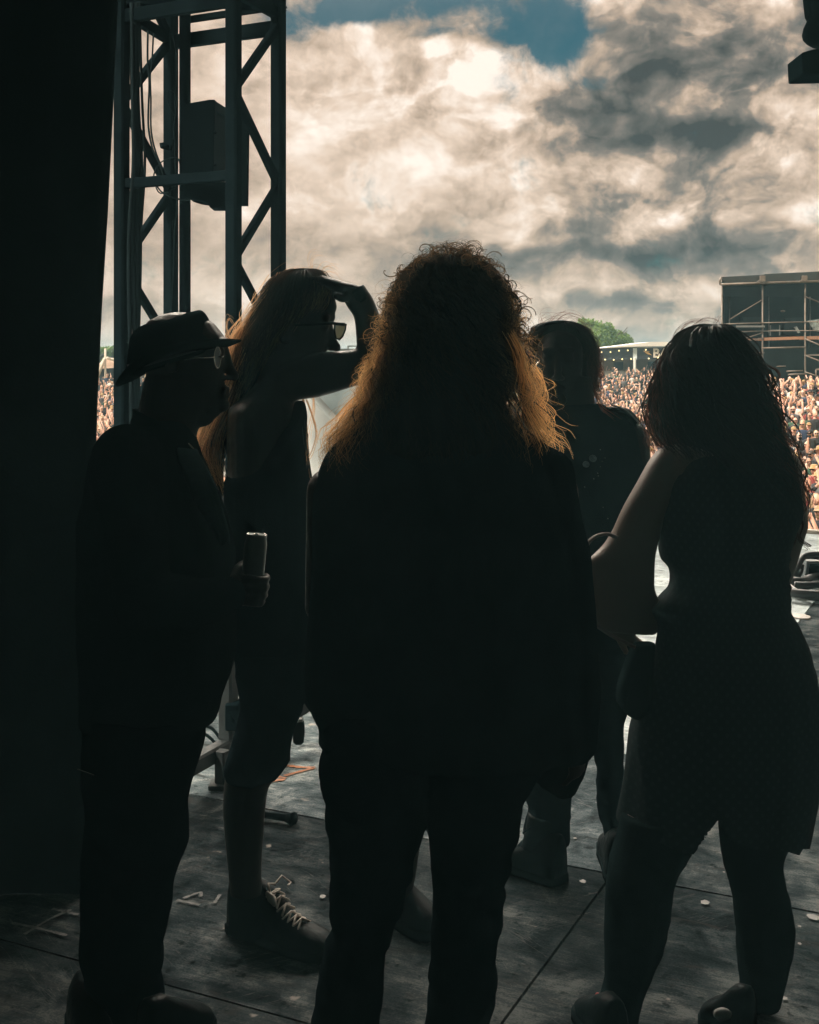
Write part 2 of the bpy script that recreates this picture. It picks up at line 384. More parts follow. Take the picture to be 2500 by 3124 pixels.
v = []; fc = []; tones = []
def floor_panel(s0, s1, c0, c1, g=.004, z=0):
    n = len(v); j = random.uniform(-.0015, .0015)
    q = [(s0 + g, c0 + g), (s1 - g, c0 + g), (s1 - g, c1 - g), (s0 + g, c1 - g)]
    v.extend([SC(a_, b_, z + j) for a_, b_ in q]); v.extend([SC(a_, b_, z - .02) for a_, b_ in q])
    fc.extend([(n, n + 1, n + 2, n + 3), (n + 4, n + 5, n + 1, n), (n + 5, n + 6, n + 2, n + 1), (n + 6, n + 7, n + 3, n + 2), (n + 7, n + 4, n, n + 3)])
    tn = (.105 if c1 < 3.7 else .40 if c1 < 4.9 else 1.10) if s1 < -1 else (.115 if c1 < 3.7 else .145)  # panel tone stands in for daylight: paler farther out on the left
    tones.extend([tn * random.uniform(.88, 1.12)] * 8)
s_lines = [-1.07 + 2.3 * k for k in range(-5, 7)]; c_lines = [3.68 + 1.147 * k for k in range(-8, 8)]
STAGE_C = c_lines[-1]
for i in range(len(s_lines) - 1):
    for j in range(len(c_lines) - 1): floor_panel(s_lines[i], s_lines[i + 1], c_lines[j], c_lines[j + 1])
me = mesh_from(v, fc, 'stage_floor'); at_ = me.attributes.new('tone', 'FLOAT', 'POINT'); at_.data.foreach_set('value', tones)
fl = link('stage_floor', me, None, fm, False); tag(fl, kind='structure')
dark = pmat('stage_underside', (.02, .025, .025), .9)
s0, s1, c0, c1 = s_lines[0], s_lines[-1], c_lines[0], c_lines[-1]
mb = MB(); mb.add([SC(a_, b_, z) for z in (-.022, -2.9) for a_, b_ in ((s0, c0), (s1, c0), (s1, c1), (s0, c1))], [(0, 1, 2, 3), (0, 4, 5, 1), (1, 5, 6, 2), (2, 6, 7, 3), (3, 7, 4, 0), (7, 6, 5, 4)])
tag(mb.build('stage_base', dark, None, False), kind='structure')
# pale edge strip of the stage front
edge_m = pmat('stage_edge_strip', (.62, .56, .48), .6, noise_scale=6)
mb = MB(); mb.bar(SC(s0, c1 + .05, -.01), SC(s1, c1 + .05, -.01), .10, .08); tag(mb.build('stage_edge', edge_m, None, False), kind='structure')

# terrain
gm = bpy.data.materials.new('field_grass'); gm.use_nodes = True; t = NT(gm.node_tree); b = t.n['Principled BSDF']; oc = t.node('ShaderNodeTexCoord').outputs['Object']
t.put(b.inputs['Base Color'], t.ramp(t.noise(oc, .35, 8, .65), [(.3, (.05, .07, .02)), (.5, (.11, .11, .035)), (.7, (.22, .17, .08))])); b.inputs['Roughness'].default_value = .95
xs = np.concatenate([np.linspace(-900, -80, 12), np.linspace(-70, 100, 60), np.linspace(115, 900, 12)]); ys = np.concatenate([np.linspace(-60, 20, 10), np.linspace(22, 170, 70), np.linspace(180, 1400, 22)])
vv = [(x, y, ground_z(x, y) - .02) for y in ys for x in xs]; nx = len(xs)
ff = [(j * nx + i, j * nx + i + 1, (j + 1) * nx + i + 1, (j + 1) * nx + i) for j in range(len(ys) - 1) for i in range(nx - 1)]
tag(link('ground', mesh_from(vv, ff, 'ground'), None, gm), kind='structure')

# painted and chalked marks on the boards
orange = pmat('orange_spray', (.34, .15, .08), .8, noise_scale=60, noise_amt=.5); chalk = pmat('chalk', (.10, .11, .11), .9, noise_scale=50, noise_amt=.6); white_paint = pmat('white_paint_spot', (.17, .18, .175), .7, noise_scale=30, noise_amt=.3)
def fp(px, py, z=0.004):
    d = EYE * F / (py - HY); d = (EYE - z) * F / (py - HY); return Vector(((px - CX) / F * d, d, z))
def stroke(mb, pts, w_, z=.004):
    P_ = [fp(*p, z) for p in pts]; n = len(mb.v); k = 14
    a = crom([tuple(p) for p in P_], k) if len(P_) > 2 else np.array([P_[0].lerp(P_[1], i / k) for i in range(k + 1)])
    for i, p in enumerate(a):
        p = Vector(p); q = Vector(a[min(i + 1, len(a) - 1)]) - Vector(a[max(i - 1, 0)]); s_ = Vector((-q.y, q.x, 0)).normalized(); ww = w_ * random.uniform(.3, .6)
        mb.v += [p + s_ * ww, p - s_ * ww]
        if i: m_ = len(mb.v); mb.f.append((m_ - 4, m_ - 3, m_ - 1, m_ - 2))
def spot(mb, px, py, r, z=.004):
    c_ = fp(px, py, z); k = 14
    mb.add([c_] + [c_ + Vector((math.cos(a) * r * random.uniform(.5, .85), math.sin(a) * r * random.uniform(.7, 1.1), 0)) for a in [2 * math.pi * i / k for i in range(k)]], [(0, i + 1, (i + 1) % k + 1) for i in range(k)])
mb = MB()
for s_ in ([(862, 2333), (920, 2340), (962, 2341)], [(960, 2342), (905, 2356), (868, 2366)], [(825, 2364), (872, 2374)], [(870, 2376), (822, 2384)]): stroke(mb, s_, .022)
tag(mb.build('orange_floor_marking', orange, None, False, False), 'orange sprayed arrow marks on the stage boards', 'floor marking')
mb = MB()
mb_b = MB()
for s_ in ([(75, 2850), (150, 2805), (218, 2774)], [(35, 2815), (110, 2830), (205, 2853)], [(160, 2772), (240, 2790)]): stroke(mb, s_, .012)
for s_ in ([(560, 2740), (610, 2722), (612, 2735)], [(540, 2745), (610, 2760)], [(655, 2755), (672, 2728)]): stroke(mb_b, s_, .012)
tag(mb.build('chalk_marking', chalk, None, False, False), 'faint chalk cross on the dark boards left of the man in the hat', 'floor marking')
tag(mb_b.build('chalk_marking', chalk, None, False, False), 'faint chalk scribble on the boards between hat man and laced boot', 'floor marking')
mb = MB()
for q in ((984, 2734, .013), (2151, 2752, .018), (2482, 2797, .024), (2440, 2825, .007), (2440, 2878, .008), (1779, 2688, .014), (2210, 2660, .006), (2395, 3045, .010), (1755, 2557, .008)): spot(mb, *q)
tag(mb.build('pale_floor_spot', white_paint, None, False, False), 'scatter of small pale paint spots and trodden tape on the boards', 'paint spots', kind='stuff')
# oval cable trap cover
mb = MB(); c_ = fp(2444, 1881); rr = []
for r_, z in ((.05, 0), (.05, .006), (.043, .008)): rr.append([c_ + Vector((math.cos(a) * r_ * 1.15, math.sin(a) * r_ * 1.6, z - .003)) for a in [2 * math.pi * i / 28 for i in range(28)]])
mb.rings(rr); tag(mb.build('floor_cover', pmat('cover_plate', (.5, .46, .42), .6), None), 'pale round floor cover let into the boards below the cable tangle', 'floor cover')

def drape(name, pts, z0, z1, amp=.05, freq=9, mat=None, edge=None, seed=0, th=.02):
    """pleated hanging cloth along a floor line; edge(z) shortens the last end"""
    L = [0]
    for a, b_ in zip(pts, pts[1:]): L.append(L[-1] + (Vector(b_) - Vector(a)).length)
    n = int(L[-1] * 26); nz = 26; vv = []; ff = []
    for j in range(nz + 1):
        z = z0 + (z1 - z0) * j / nz; tot = L[-1] - (edge(z) if edge else 0)
        for i in range(n + 1):
            u = tot * i / n; k = max(q for q in range(len(L) - 1) if L[q] <= u + 1e-9)
            a, b_ = Vector(pts[k]), Vector(pts[k + 1]); t_ = (u - L[k]) / (L[k + 1] - L[k]); p = a.lerp(b_, t_); d_ = (b_ - a).normalized(); nrm = Vector((-d_.y, d_.x, 0))
            ph = u * freq + .5 * math.sin(u * 2.1 + seed) + .15 * math.sin(z * 1.3 + u)
            off = amp * (math.sin(ph) + .35 * math.sin(2.3 * ph + z * .4)) * (1 - .35 * (z - z0) / (z1 - z0)) * min(1, (tot - u) * 3 + .15)
            vv.append(p + nrm * off + Vector((0, 0, z)))
    for j in range(nz):
        for i in range(n): a = j * (n + 1) + i; ff.append((a, a + 1, a + n + 2, a + n + 1))
    N = len(vv); vv += [q + Vector((0, th, 0)) for q in vv]; m_ = len(ff)
    ff += [tuple(reversed([i + N for i in f_])) for f_ in ff[:m_]]
    w1 = n + 1
    for j in range(nz): 
        for i in (0, n): a = j * w1 + i; ff.append((a, a + w1, a + w1 + N, a + N))
    for i in range(n):
        for j in (0, nz): a = j * w1 + i; ff.append((a, a + 1, a + 1 + N, a + N))
    return link(name, fixn(mesh_from(vv, ff, name)), None, mat or drape_m)
EDG = crom([(1385, 288), (1250, 292), (1100, 298), (1000, 303), (850, 312), (650, 325), (400, 338), (150, 350), (0, 357), (-900, 395)], 4)
DY = 3.62
def edge_cut(z):
    py = HY + (EYE - z) * F / DY; px = np.interp(-py, -EDG[:, 0], EDG[:, 1]) if py < 1385 else 288 - (py - 1385) * .03
    return -0.80 - (px - CX) / F * DY
DR = drape('stage_curtain', [(-1.72, DY, 0), (-0.80, DY, 0)], .004, 7.6, .035, 11, edge=edge_cut)
tag(DR, 'tall black side curtain at the left of the opening beside the metal tower', 'curtain')
# the rest of the wing the camera stands in (walls and roof of the stage)
wall_m = pmat('wing_wall', (.16, .19, .19), .9, noise_scale=3)
def wall(name, a, b_, z0, z1, label):
    mb = MB(); a, b_ = Vector(a), Vector(b_); d_ = (b_ - a).normalized(); nn = Vector((-d_.y, d_.x, 0)) * .06
    mb.add([a + nn * i + Vector((0, 0, z)) if k == 0 else b_ + nn * i + Vector((0, 0, z)) for z in (z0, z1) for k, i in ((0, -1), (1, -1), (1, 1), (0, 1))], [(0, 1, 2, 3), (0, 4, 5, 1), (1, 5, 6, 2), (2, 6, 7, 3), (3, 7, 4, 0), (7, 6, 5, 4)])
    return tag(mb.build(name, wall_m, None, False), label, 'stage wall')
GAP = 1.3
wall('wing_wall', (-1.85, DY, 0), (-1.85, -4.0, 0), 0, 7.6, 'dark left wall of the stage wing behind the curtain')
wall('wing_wall', (5.2, -4.0, 0), (5.2, 6.0, 0), 0, 7.6, 'dark right wall of the stage wing')
wall('wing_wall', (-1.75, -4.1, 0), (5.1, -4.1, 0), 0, 7.2, 'dark rear wall of the stage wing behind the photographer')
rm = pmat('roof_skin', (.15, .17, .17), .9, noise_scale=2)
def slab(name, pts, z0, z1, mat, label=None, cat=None, kind=None):
    n = len(pts); vv = [Vector((p.x, p.y, z)) for z in (z0, z1) for p in pts]
    ff = [tuple(reversed(range(n))), tuple(range(n, 2 * n))] + [(i, (i + 1) % n, n + (i + 1) % n, n + i) for i in range(n)]
    return tag(link(name, fixn(mesh_from(vv, ff, name)), None, mat, False), label, cat, None, kind)
RZ = 7.7
slab('stage_roof', [Vector((-4.4, -4.2, 0)), Vector((5.3, -4.2, 0)), Vector((14, -2, 0)), SC(9.5, 11.5), SC(-6.3, 11.5), Vector((-4.4, 5.2, 0))], RZ, RZ + .25, rm, 'dark roof over the stage wing', 'stage roof')

# ------------------------------------------------------------------ metal tower behind the people
yA = 9.0; A0 = Vector((-.2373 * yA, yA, 0)); WV = SD * .99; LV = CD * .597
Aq, Cq, Bq, Dq = A0, A0 + WV, A0 + LV, A0 + WV + LV
tow = empty('metal_tower', A0 + (WV + LV) / 2, 'black square metal truss tower rising behind the man in the hat', 'tower')
PW = .094
for q in (Aq, Cq, Bq, Dq):
    mb = MB(); mb.bar(q + Vector((0, 0, .012)), q + Vector((0, 0, 7.2)), PW, PW); mb.build('post', metal_dark, tow, False)
    mb = MB(); mb.box(q + Vector((0, 0, .01)), (.2, .2, .016), -TH); mb.build('base_plate', metal_dark, tow, False)
mb = MB(); pit = .6
def zz(p, q, k):
    za = EYE + 1.915 - 1.2 * k; zb = EYE + 2.52 - 1.2 * k
    MB().bar(p + Vector((0, 0, za)), q + Vector((0, 0, zb)), .05, .062).build('diagonal_brace', metal_dark, tow, False); MB().bar(p + Vector((0, 0, za)), q + Vector((0, 0, zb - 1.2)), .05, .062).build('diagonal_brace', metal_dark, tow, False)
for k in range(-2, 3): zz(Aq, Bq, k); zz(Cq, Dq, k)
tow_bars = []
def xbar(*a_): MB().bar(*a_).build('crossbar', metal_dark, tow, False)
for z in (1.31, 2.55): xbar(Aq + Vector((0, 0, EYE + z)), Cq + Vector((0, 0, EYE + z - .0)), .05, .075 if z < 2 else .10)
xbar(Bq + Vector((0, 0, EYE + 2.50)), Dq + Vector((0, 0, EYE + 2.50)), .05, .11)
xbar(Aq + Vector((0, 0, EYE + 2.6)), Bq + Vector((0, 0, EYE + 2.52)), .05, .09); xbar(Cq + Vector((0, 0, EYE + 2.62)), Dq + Vector((0, 0, EYE + 2.60)), .05, .09)
xbar(Bq + Vector((0, 0, EYE + 2.66)) + WV * .1, Dq + Vector((0, 0, EYE + 2.66)), .04, .05)
xbar(Aq + Vector((0, 0, EYE + 2.66)) + WV * .05, Dq + Vector((0, 0, EYE + 2.66)), .05, .06)
mb = MB(); pc = P(565, 600, 9.35); mb.tube([(pc.x, pc.y, .02), (pc.x, pc.y, 3.), (pc.x, pc.y, 7.2)], .044, 14); mb.build('riser_pole', metal_dark, tow)
mb = MB(); hk = P(872, 26, 9.1); mb.tube([hk + Vector((math.cos(a) * .02 - .01, 0, math.sin(a) * .022)) for a in [math.pi * 2 * i / 10 for i in range(10)]], .004, 6); mb.bar(P(864, 18, 9.1), P(870, 40, 9.1), .012); mb.build('ring_bolt', metal_dark, tow)
# cables on the tower
cb = empty('hanging_cable', P(415, 700, 8.93), 'bundle of black cables hanging down inside the tower beside its left post', 'cables')
for k, (x0, ph, r_) in enumerate(((402, 0, .016), (411, 1.3, .018), (420, 2.1, .019), (427, 3.3, .013), (406, 4.2, .013), (432, 5.0, .010))):
    pts = [P(x0 + 5 * math.sin(y * .006 + ph) + (8 * math.exp(-((y - 500) / 130) ** 2)) - .004 * y, y, 8.93 + .02 * k) for y in range(10, 1290, 32)]
    pts.append(Vector((pts[-1].x, pts[-1].y, .02)))
    MB().tube(pts, r_, 8).build('cable', cable_m, cb)
for pts, r_ in (([(452, 95), (451, 180), (456, 250), (453, 350), (455, 400), (468, 460), (490, 505), (505, 560)], .008), ([(469, 100), (464, 190), (459, 230), (461, 300), (462, 400), (478, 470), (500, 520)], .007),
               ([(527, 112), (537, 150), (539, 240), (533, 300), (537, 350)], .004), ([(537, 358), (520, 330), (511, 300), (513, 280), (524, 276), (536, 290), (539, 320), (532, 380), (533, 440), (540, 620), (533, 700), (531, 800), (525, 940)], .004),
               ([(480, 510), (500, 490), (545, 485), (545, 560), (490, 590), (470, 540), (480, 510)], .005), ([(610, 520), (650, 560), (680, 570), (682, 550), (660, 548), (650, 575), (600, 600), (560, 610), (500, 590), (475, 560)], .006)):
    MB().tube([P(x, y, 8.85) for x, y in crom(pts, 5)], r_, 6).build('cable', cable_m, cb)
# electrical box on the tower
bx_m = pmat('box_enclosure', (.003, .006, .008), .9, spec=.0, noise_scale=5, noise_amt=.3); bx_l = pmat('box_door', (.006, .010, .012), .85, spec=.03, noise_scale=5, noise_amt=.3)
ebx = empty('switch_box', P(630, 450, 8.7), 'dark rectangular electrical box hung in the middle of the tower', 'electrical box')
def quadbox(mb, q, dy, d):
    f_ = [P(x, y, d) for x, y in q]; g_ = [p + dy for p in f_]; n = len(q)
    mb.add(f_ + g_, [tuple(reversed(range(n))), tuple(range(n, 2 * n))] + [(i, (i + 1) % n, n + (i + 1) % n, n + i) for i in range(n)])
mb = MB(); quadbox(mb, [(560, 318), (640, 304), (655, 304), (650, 540), (560, 542)], Vector((.02, .30, 0)), 8.75); mb.build('cabinet', bx_m, ebx, False)
mb = MB(); quadbox(mb, [(656, 307), (689, 328), (686, 540), (651, 538)], Vector((0, .10, 0)), 8.74); mb.build('door', bx_l, ebx, False)
mb = MB(); quadbox(mb, [(660, 338), (684, 350), (683, 356), (660, 345)], Vector((0, .02, 0)), 8.725)
mb.build('vent_slot', metal_dark, ebx)
for y in (404, 503): MB().ball(P(657, y, 8.73), .010).build('hinge', metal_dark, ebx)
mb = MB(); quadbox(mb, [(570, 560), (652, 552), (690, 556), (690, 632), (640, 632), (638, 618), (600, 612), (575, 604)], Vector((0, .22, 0)), 8.75); mb.build('lower_tray', bx_m, ebx, False)
mb = MB(); quadbox(mb, [(734, 352), (757, 356), (753, 624), (733, 624)], Vector((0.0, .10, 0)), 8.80); mb.build('side_panel', bx_m, ebx, False)
mb = MB(); quadbox(mb, [(487, 436), (500, 434), (502, 440), (512, 440), (512, 456), (500, 452), (489, 450)], Vector((0, .05, 0)), 8.85); mb.tube([P(518, 458, 8.85), P(528, 425, 8.85)], .012); mb.build('clamp', metal_dark, ebx)

# ------------------------------------------------------------------ pale banner on its frame
pale_blue = pmat('pale_blue_board', (.74, .86, .90), .7, noise_scale=3, noise_amt=.08)
white_sheet = pmat('white_sheet', (.86, .88, .88), .8, noise_scale=4, noise_amt=.06, bump=.5, bscale=9, bdist=.03)
bd = 9.4; BN = empty('stage_banner', Vector((P(1040, 1723, bd).x, bd, 0)), 'pale blue board with white cloth draped over it in a V behind the raised arm', 'banner')
mb = MB(); L, R_ = P(855, 1070, bd), P(1240, 1076, bd); mb.box(((L.x + R_.x) / 2, bd + .03, (1.66) / 2 + .01), (R_.x - L.x, .03, 1.60)); mb.build('board', pale_blue, BN, False)
mb = MB(); mb.bar(P(850, 1068, bd), P(1240, 1068, bd), .022); mb.bar(P(1063, 1056, bd), P(1092, 1056, bd), .010)
for x in (1063, 1092): mb.bar(P(x, 1055, bd), P(x, 1072, bd), .010)
for x in (858, 1236): mb.bar((P(x, 1075, bd).x, bd, .005), P(x, 1075, bd), .03)
mb.build('frame', pmat('frame_paint', (.45, .5, .5), .5), BN, False)
vv = []; ff = []; nxx, nzz = 60, 50; top = lambda px: float(np.interp(px, [855, 900, 960, 1030, 1100, 1170, 1240], [1120, 1150, 1205, 1286, 1215, 1150, 1100]))
for j in range(nzz + 1):
    for i in range(nxx + 1):
        px = 855 + 385 * i / nxx; y0_ = top(px); py = y0_ + (1715 - y0_) * (j / nzz)
        q = P(px, py, bd); q.y = bd - .02 - .02 * mnoise.noise((px * .02, py * .008, 0)) - .008 * mnoise.noise((px * .05, py * .03 + px * .02, 3)) - .02; q.z = max(q.z, .01)
        vv.append(q)
for j in range(nzz):
    for i in range(nxx): a = j * (nxx + 1) + i; ff.append((a, a + 1, a + nxx + 2, a + nxx + 1))
N = len(vv); vv += [q + Vector((0, .006, 0)) for q in vv]; ff += [tuple(reversed([i + N for i in f_])) for f_ in ff]
link('draped_cloth', mesh_from(vv, ff, 'cloth'), BN, white_sheet)
mb = MB()
for pts in ([(858, 1122), (900, 1152), (960, 1205), (1030, 1284)], [(1030, 1284), (1100, 1215), (1170, 1150), (1238, 1098)]):
    mb.tube([P(x, y + 6, bd - .035) for x, y in crom(pts, 5)], .03, 8)
mb.build('rolled_hem', white_sheet, BN)

# ------------------------------------------------------------------ gear on the stage
og = empty('outrigger_stand', fp(678, 2412, 0), 'grey steel outrigger stand with a clamped post beside the man in the hat', 'equipment stand')
steel = pmat('worn_steel', (.028, .036, .040), .6, spec=.2, noise_scale=12, noise_amt=.4, bump=.2, bscale=50)
d0 = 4.55
mb = MB(); mb.bar((P(678, 2300, d0).x, d0, .012), (P(678, 2300, d0).x, d0, P(678, 2290, d0).z), .044, .044); mb.box((P(678, 2300, d0).x, d0, .010), (.09, .09, .016)); mb.build('foot', steel, og, False)
mb = MB(); mb.bar(P(520, 2372, 4.25), P(775, 2232, 4.95), .055, .06); mb.build('outrigger_arm', steel, og, False)
mb = MB(); pm = P(698, 2250, 4.7); mb.bar((pm.x, pm.y, pm.z), (pm.x, pm.y, 1.1), .062, .062); mb.build('upright', steel, og, False)
mb = MB(); mb.box(P(712, 2180, 4.68), (.05, .09, .10)); mb.tube([P(716, 2180, 4.62), P(716, 2180, 4.55)], .016, 12); mb.tube([P(705, 2172, 4.6), P(712, 2205, 4.6)], .006); mb.build('clamp', metal_dark, og, False)
fcz = empty('flight_case', Vector((P(800, 2000, 6.4).x, 6.45, 0)), 'dark flight case with bright aluminium edges behind the outrigger stand', 'flight case')
fx = P(800, 2000, 6.4).x - .02
mb = MB(); mb.box((fx, 6.6, .36), (.42, .4, .56), 0, .012); mb.build('case', leather, fcz, False)
mb = MB()
for z in (.085, .30, .34, .64): mb.bar((fx - .21, 6.393, z), (fx + .21, 6.393, z), .018, .012)
for x in (-.212, .212): mb.bar((fx + x, 6.393, .08), (fx + x, 6.393, .645), .014, .018)
mb.build('edge_trim', pmat('aluminium_trim', (.75, .75, .72), .35, metal=.5), fcz, False)
for x in (-.16, .16):
    for y in (6.45, 6.75): MB().tube([(fx + x - .015, y, .042), (fx + x + .015, y, .042)], .040, 14).build('castor', rubber, fcz, False)
mb = MB(); mb.bar((fx - .15, 6.2, .12), (fx + .25, 6.05, .02), .05, .03); 
tag(mb.build('timber_offcut', steel, None, False), 'short dark bar lying in front of the flight case', 'bar')
whs = empty('wheeled_stand', fp(886, 2330, 0), 'dark stand leg with one rubber wheel in the gap between the men', 'equipment stand')
mb = MB(); q = [(958, 2130), (955, 2160), (935, 2178), (912, 2190), (890, 2215), (860, 2240), (868, 2165), (915, 2148)]; quadbox(mb, q, Vector((.02, .06, 0)), 4.95); mb.build('bracket', steel, whs, False)
mb = MB(); mb.bar((P(878, 2200, 4.93).x, 4.83, .005), P(872, 2170, 4.85), .034, .034); mb.build('leg', steel, whs, False)
mb = MB(); cc = P(912, 2232, 4.9); rr = []
for x_, r_ in ((-.022, .030), (-.020, .044), (-.010, .052), (.010, .052), (.020, .044), (.022, .030)): rr.append([cc + Vector((x_, math.cos(a) * r_ * .9, math.sin(a) * r_)) for a in [2 * math.pi * i / 24 for i in range(24)]])
mb.rings(rr); mb.build('wheel', rubber, whs)
mb = MB(); quadbox(mb, [(902, 2196), (922, 2194), (926, 2202), (904, 2205)], Vector((0, .03, 0)), 4.87); mb.build('label_tape', white_paint, whs, False)
for i, pts in enumerate(([(590, 2210), (640, 2218), (670, 2250), (690, 2290)], [(585, 2230), (630, 2242), (665, 2275)], [(690, 2330), (715, 2300), (730, 2290), (745, 2260)], [(560, 2325), (600, 2348), (640, 2335)])):
    tag(MB().tube([P(x, y, 4.75 + .05 * i) for x, y in crom(pts, 5)], .007, 6).build('cable_loop', cable_m, None), ['black cable loop draped over the top of the outrigger arm', 'second cable loop just below the top one on the outrigger arm', 'cable curling beneath the clamp of the outrigger stand', 'thin cable crossing low behind the hat man at the outrigger foot'][i], 'cable')
# short tool on the floor
tl = empty('floor_tool', fp(850, 2490, 0), 'short black bar with a flared end lying on the boards between the men', 'hand tool')
a, b_ = fp(770, 2480, .018), fp(875, 2496, .018); MB().tube([a, a.lerp(b_, .5), b_], [.011, .012, .013], 8).build('handle', rubber, tl)
mb = MB(); mb.tube([b_, b_.lerp(fp(895, 2499, .018), .6), fp(896, 2500, .018)], [.014, .02, .026], 10); mb.build('head', rubber, tl)

# right: cable tangle, wedge, dark flight case
ctg = empty('cable_tangle', fp(2470, 1850, 0), 'tangle of thick dark cables on the stage floor by the right edge', 'cables')
for i, (pts, r_) in enumerate((([(2400, 1792), (2420, 1808), (2440, 1822), (2465, 1828), (2520, 1832), (2600, 1838)], .020), ([(2390, 1812), (2430, 1826), (2470, 1838), (2530, 1845), (2620, 1846)], .026), ([(2395, 1830), (2440, 1838), (2500, 1842), (2600, 1850)], .030),
        ([(2405, 1795), (2430, 1782), (2460, 1775), (2500, 1755), (2560, 1750)], .022), ([(2420, 1788), (2450, 1790), (2490, 1775), (2540, 1780)], .026), ([(2400, 1768), (2440, 1760), (2490, 1752), (2560, 1760)], .012), ([(2425, 1800), (2480, 1800), (2540, 1790), (2600, 1800)], .028))):
    MB().tube([fp(x, y, 0) + Vector((0, 0, r_ + .004 + .012 * (i % 3))) for x, y in crom(pts, 6)], r_, 8).build('cable', pmat('old_cable', (.05, .06, .065), .6) if i else pmat('pale_cable', (.25, .24, .23), .6), ctg)
dd = 8.7
for i, (pts, r_) in enumerate((([(2412, 1790), (2424, 1770), (2430, 1745), (2440, 1722), (2452, 1700), (2466, 1692), (2500, 1690), (2540, 1700)], .018), ([(2432, 1760), (2436, 1735), (2446, 1712), (2462, 1700), (2500, 1702)], .014), ([(2428, 1788), (2434, 1768), (2446, 1745), (2450, 1722)], .012))):
    MB().tube([P(x, y, dd) for x, y in crom(pts, 6)], r_, 8).build('cable', MATS['old_cable'], ctg)
wdg = empty('monitor_wedge', Vector((P(2480, 1800, 8.9).x, 8.9, 0)), 'grey wedge shaped floor speaker behind the cable tangle', 'floor speaker')
mb = MB(); q = [(2452, 1772), (2455, 1735), (2462, 1712), (2560, 1712), (2580, 1772)]; quadbox(mb, [(x, y) for x, y in q], Vector((0, .35, 0)), 8.8); 
for v_ in mb.v: v_.z = max(v_.z, .004)
mb.v = [Vector((p.x, p.y, p.z if p.z > .1 else .004)) for p in mb.v]
mb.build('cabinet', pmat('wedge_paint', (.16, .19, .20), .6, noise_scale=5), wdg, False)
mb = MB(); quadbox(mb, [(2470, 1765), (2472, 1722), (2550, 1722), (2565, 1765)], Vector((0, .02, 0)), 8.775); mb.build('grille', metal_dark, wdg, False)
sb = empty('speaker_stack', Vector((P(2600, 1800, 8.4).x, 8.4, 0)), 'tall dark speaker cabinet at the right edge of the picture', 'speaker')
mb = MB(); mb.box((P(2565, 1700, 8.4).x + .05, 8.4, .52), (.30, .20, 1.02), 0, .04); mb.build('cabinet', metal_dark, sb)
mb = MB(); mb.box((P(2565, 1700, 8.4).x + .05, 8.295, .52), (.22, .012, .85), 0, .004); mb.build('grille', cable_m, sb, False)
tag(MB().ball(P(2504, 2130, 5.6), (.035, .04, .03)).tube([P(2502, 2140, 5.6), P(2506, 2200, 5.6), Vector((P(2506, 2200, 5.6).x, 5.6, .004))], .012).build('mic_stand', metal_dark, None), 'dark knob of a low stand at the right edge behind the woman', 'stand')

# moving head stage lights at the top right
ml = empty('stage_light', P(2500, 60, 6.0), 'black moving stage light hanging at the top right corner', 'stage light')
dl = 6.0
mb = MB(); rr = []
for y_, xl, xr in ((-120, 2446, 2600), (0, 2451, 2600), (30, 2454, 2600), (52, 2457, 2600), (66, 2464, 2590)):
    L, R_ = P(xl, y_, dl + .1), P(xr, y_, dl + .1); c_ = (L + R_) / 2; r_ = (R_ - L).length / 2; rr.append([c_ + Vector((math.cos(a) * r_, math.sin(a) * r_ * .6, 0)) for a in [2 * math.pi * i / 20 for i in range(20)]])
mb.rings(rr); mb.build('yoke', metal_dark, ml)
mb = MB(); rr = []
for y_, xl in ((-120, 2474), (0, 2474), (44, 2476), (66, 2464), (85, 2455), (104, 2451), (118, 2454), (130, 2464), (140, 2478), (145, 2490), (147, 2510)):
    L, R_ = P(xl, y_, dl - .02), P(5020 - xl, y_, dl - .02); c_ = (L + R_) / 2; r_ = (R_ - L).length / 2 + .002; rr.append([c_ + Vector((math.cos(a) * r_, math.sin(a) * r_, 0)) for a in [2 * math.pi * i / 32 for i in range(32)]])
mb.rings(rr); mb.build('lamp_head', metal_dark, ml)
mb = MB(); quadbox(mb, [(2446, 163), (2450, 160), (2480, 151), (2520, 147), (2574, 160), (2574, 222), (2520, 224), (2452, 225), (2449, 221)], Vector((0, .22, 0)), dl - .05); mb.build('base', metal_dark, ml, False)
mb = MB(); mb.tube([P(2510, 140, dl + .06), P(2510, 165, dl + .06)], .03, 12); mb.bar(P(2510, -120, dl), P(2510, -900, dl + .2), .05); mb.build('stem', metal_dark, ml)

# ------------------------------------------------------------------ far side: control tower of scaffold
ft = empty('scaffold_tower', Vector((19.5, 63, ground_z(19.5, 63))), 'roofed scaffold mixing tower with dark cloth walls beyond the crowd', 'scaffold tower')
fd = 62.0; mesh_dark = pmat('scrim', (.012, .020, .024), .9, noise_scale=.6, noise_amt=.4); mesh2 = pmat('scrim_blue', (.022, .040, .048), .9, noise_scale=.4, noise_amt=.3)
rusty = pmat('rusty_board', (.38, .20, .12), .8, noise_scale=2); roofm = pmat('tower_roof', (.03, .035, .035), .7, noise_scale=.8)
mb = MB(); quadbox(mb, [(2203, 845), (2330, 838), (2335, 836), (2460, 830), (2520, 827), (2760, 822), (2760, 850), (2520, 856), (2330, 864), (2203, 870)], Vector((1.35, 5, 0)), fd - .2); mb.build('roof', roofm, ft, False)
mb = MB(); mb.tube([P(2198, 868, fd - .35), P(2330, 863, fd - .35), P(2760, 850, fd - .35)], .06, 8); mb.tube([P(2202, 846, fd - .3), P(2197, 855, fd - .3), P(2198, 869, fd - .3)], .06, 8); mb.build('roof_edge', galv, ft)
for x in (2327, 2455): mb = MB(); mb.box(P(x, 850, fd - .5), (.25, .2, .3)); mb.bar(P(x - 18, 862, fd - .5), P(x + 8, 842, fd - .5), .06); mb.build('floodlight', galv, ft, False)
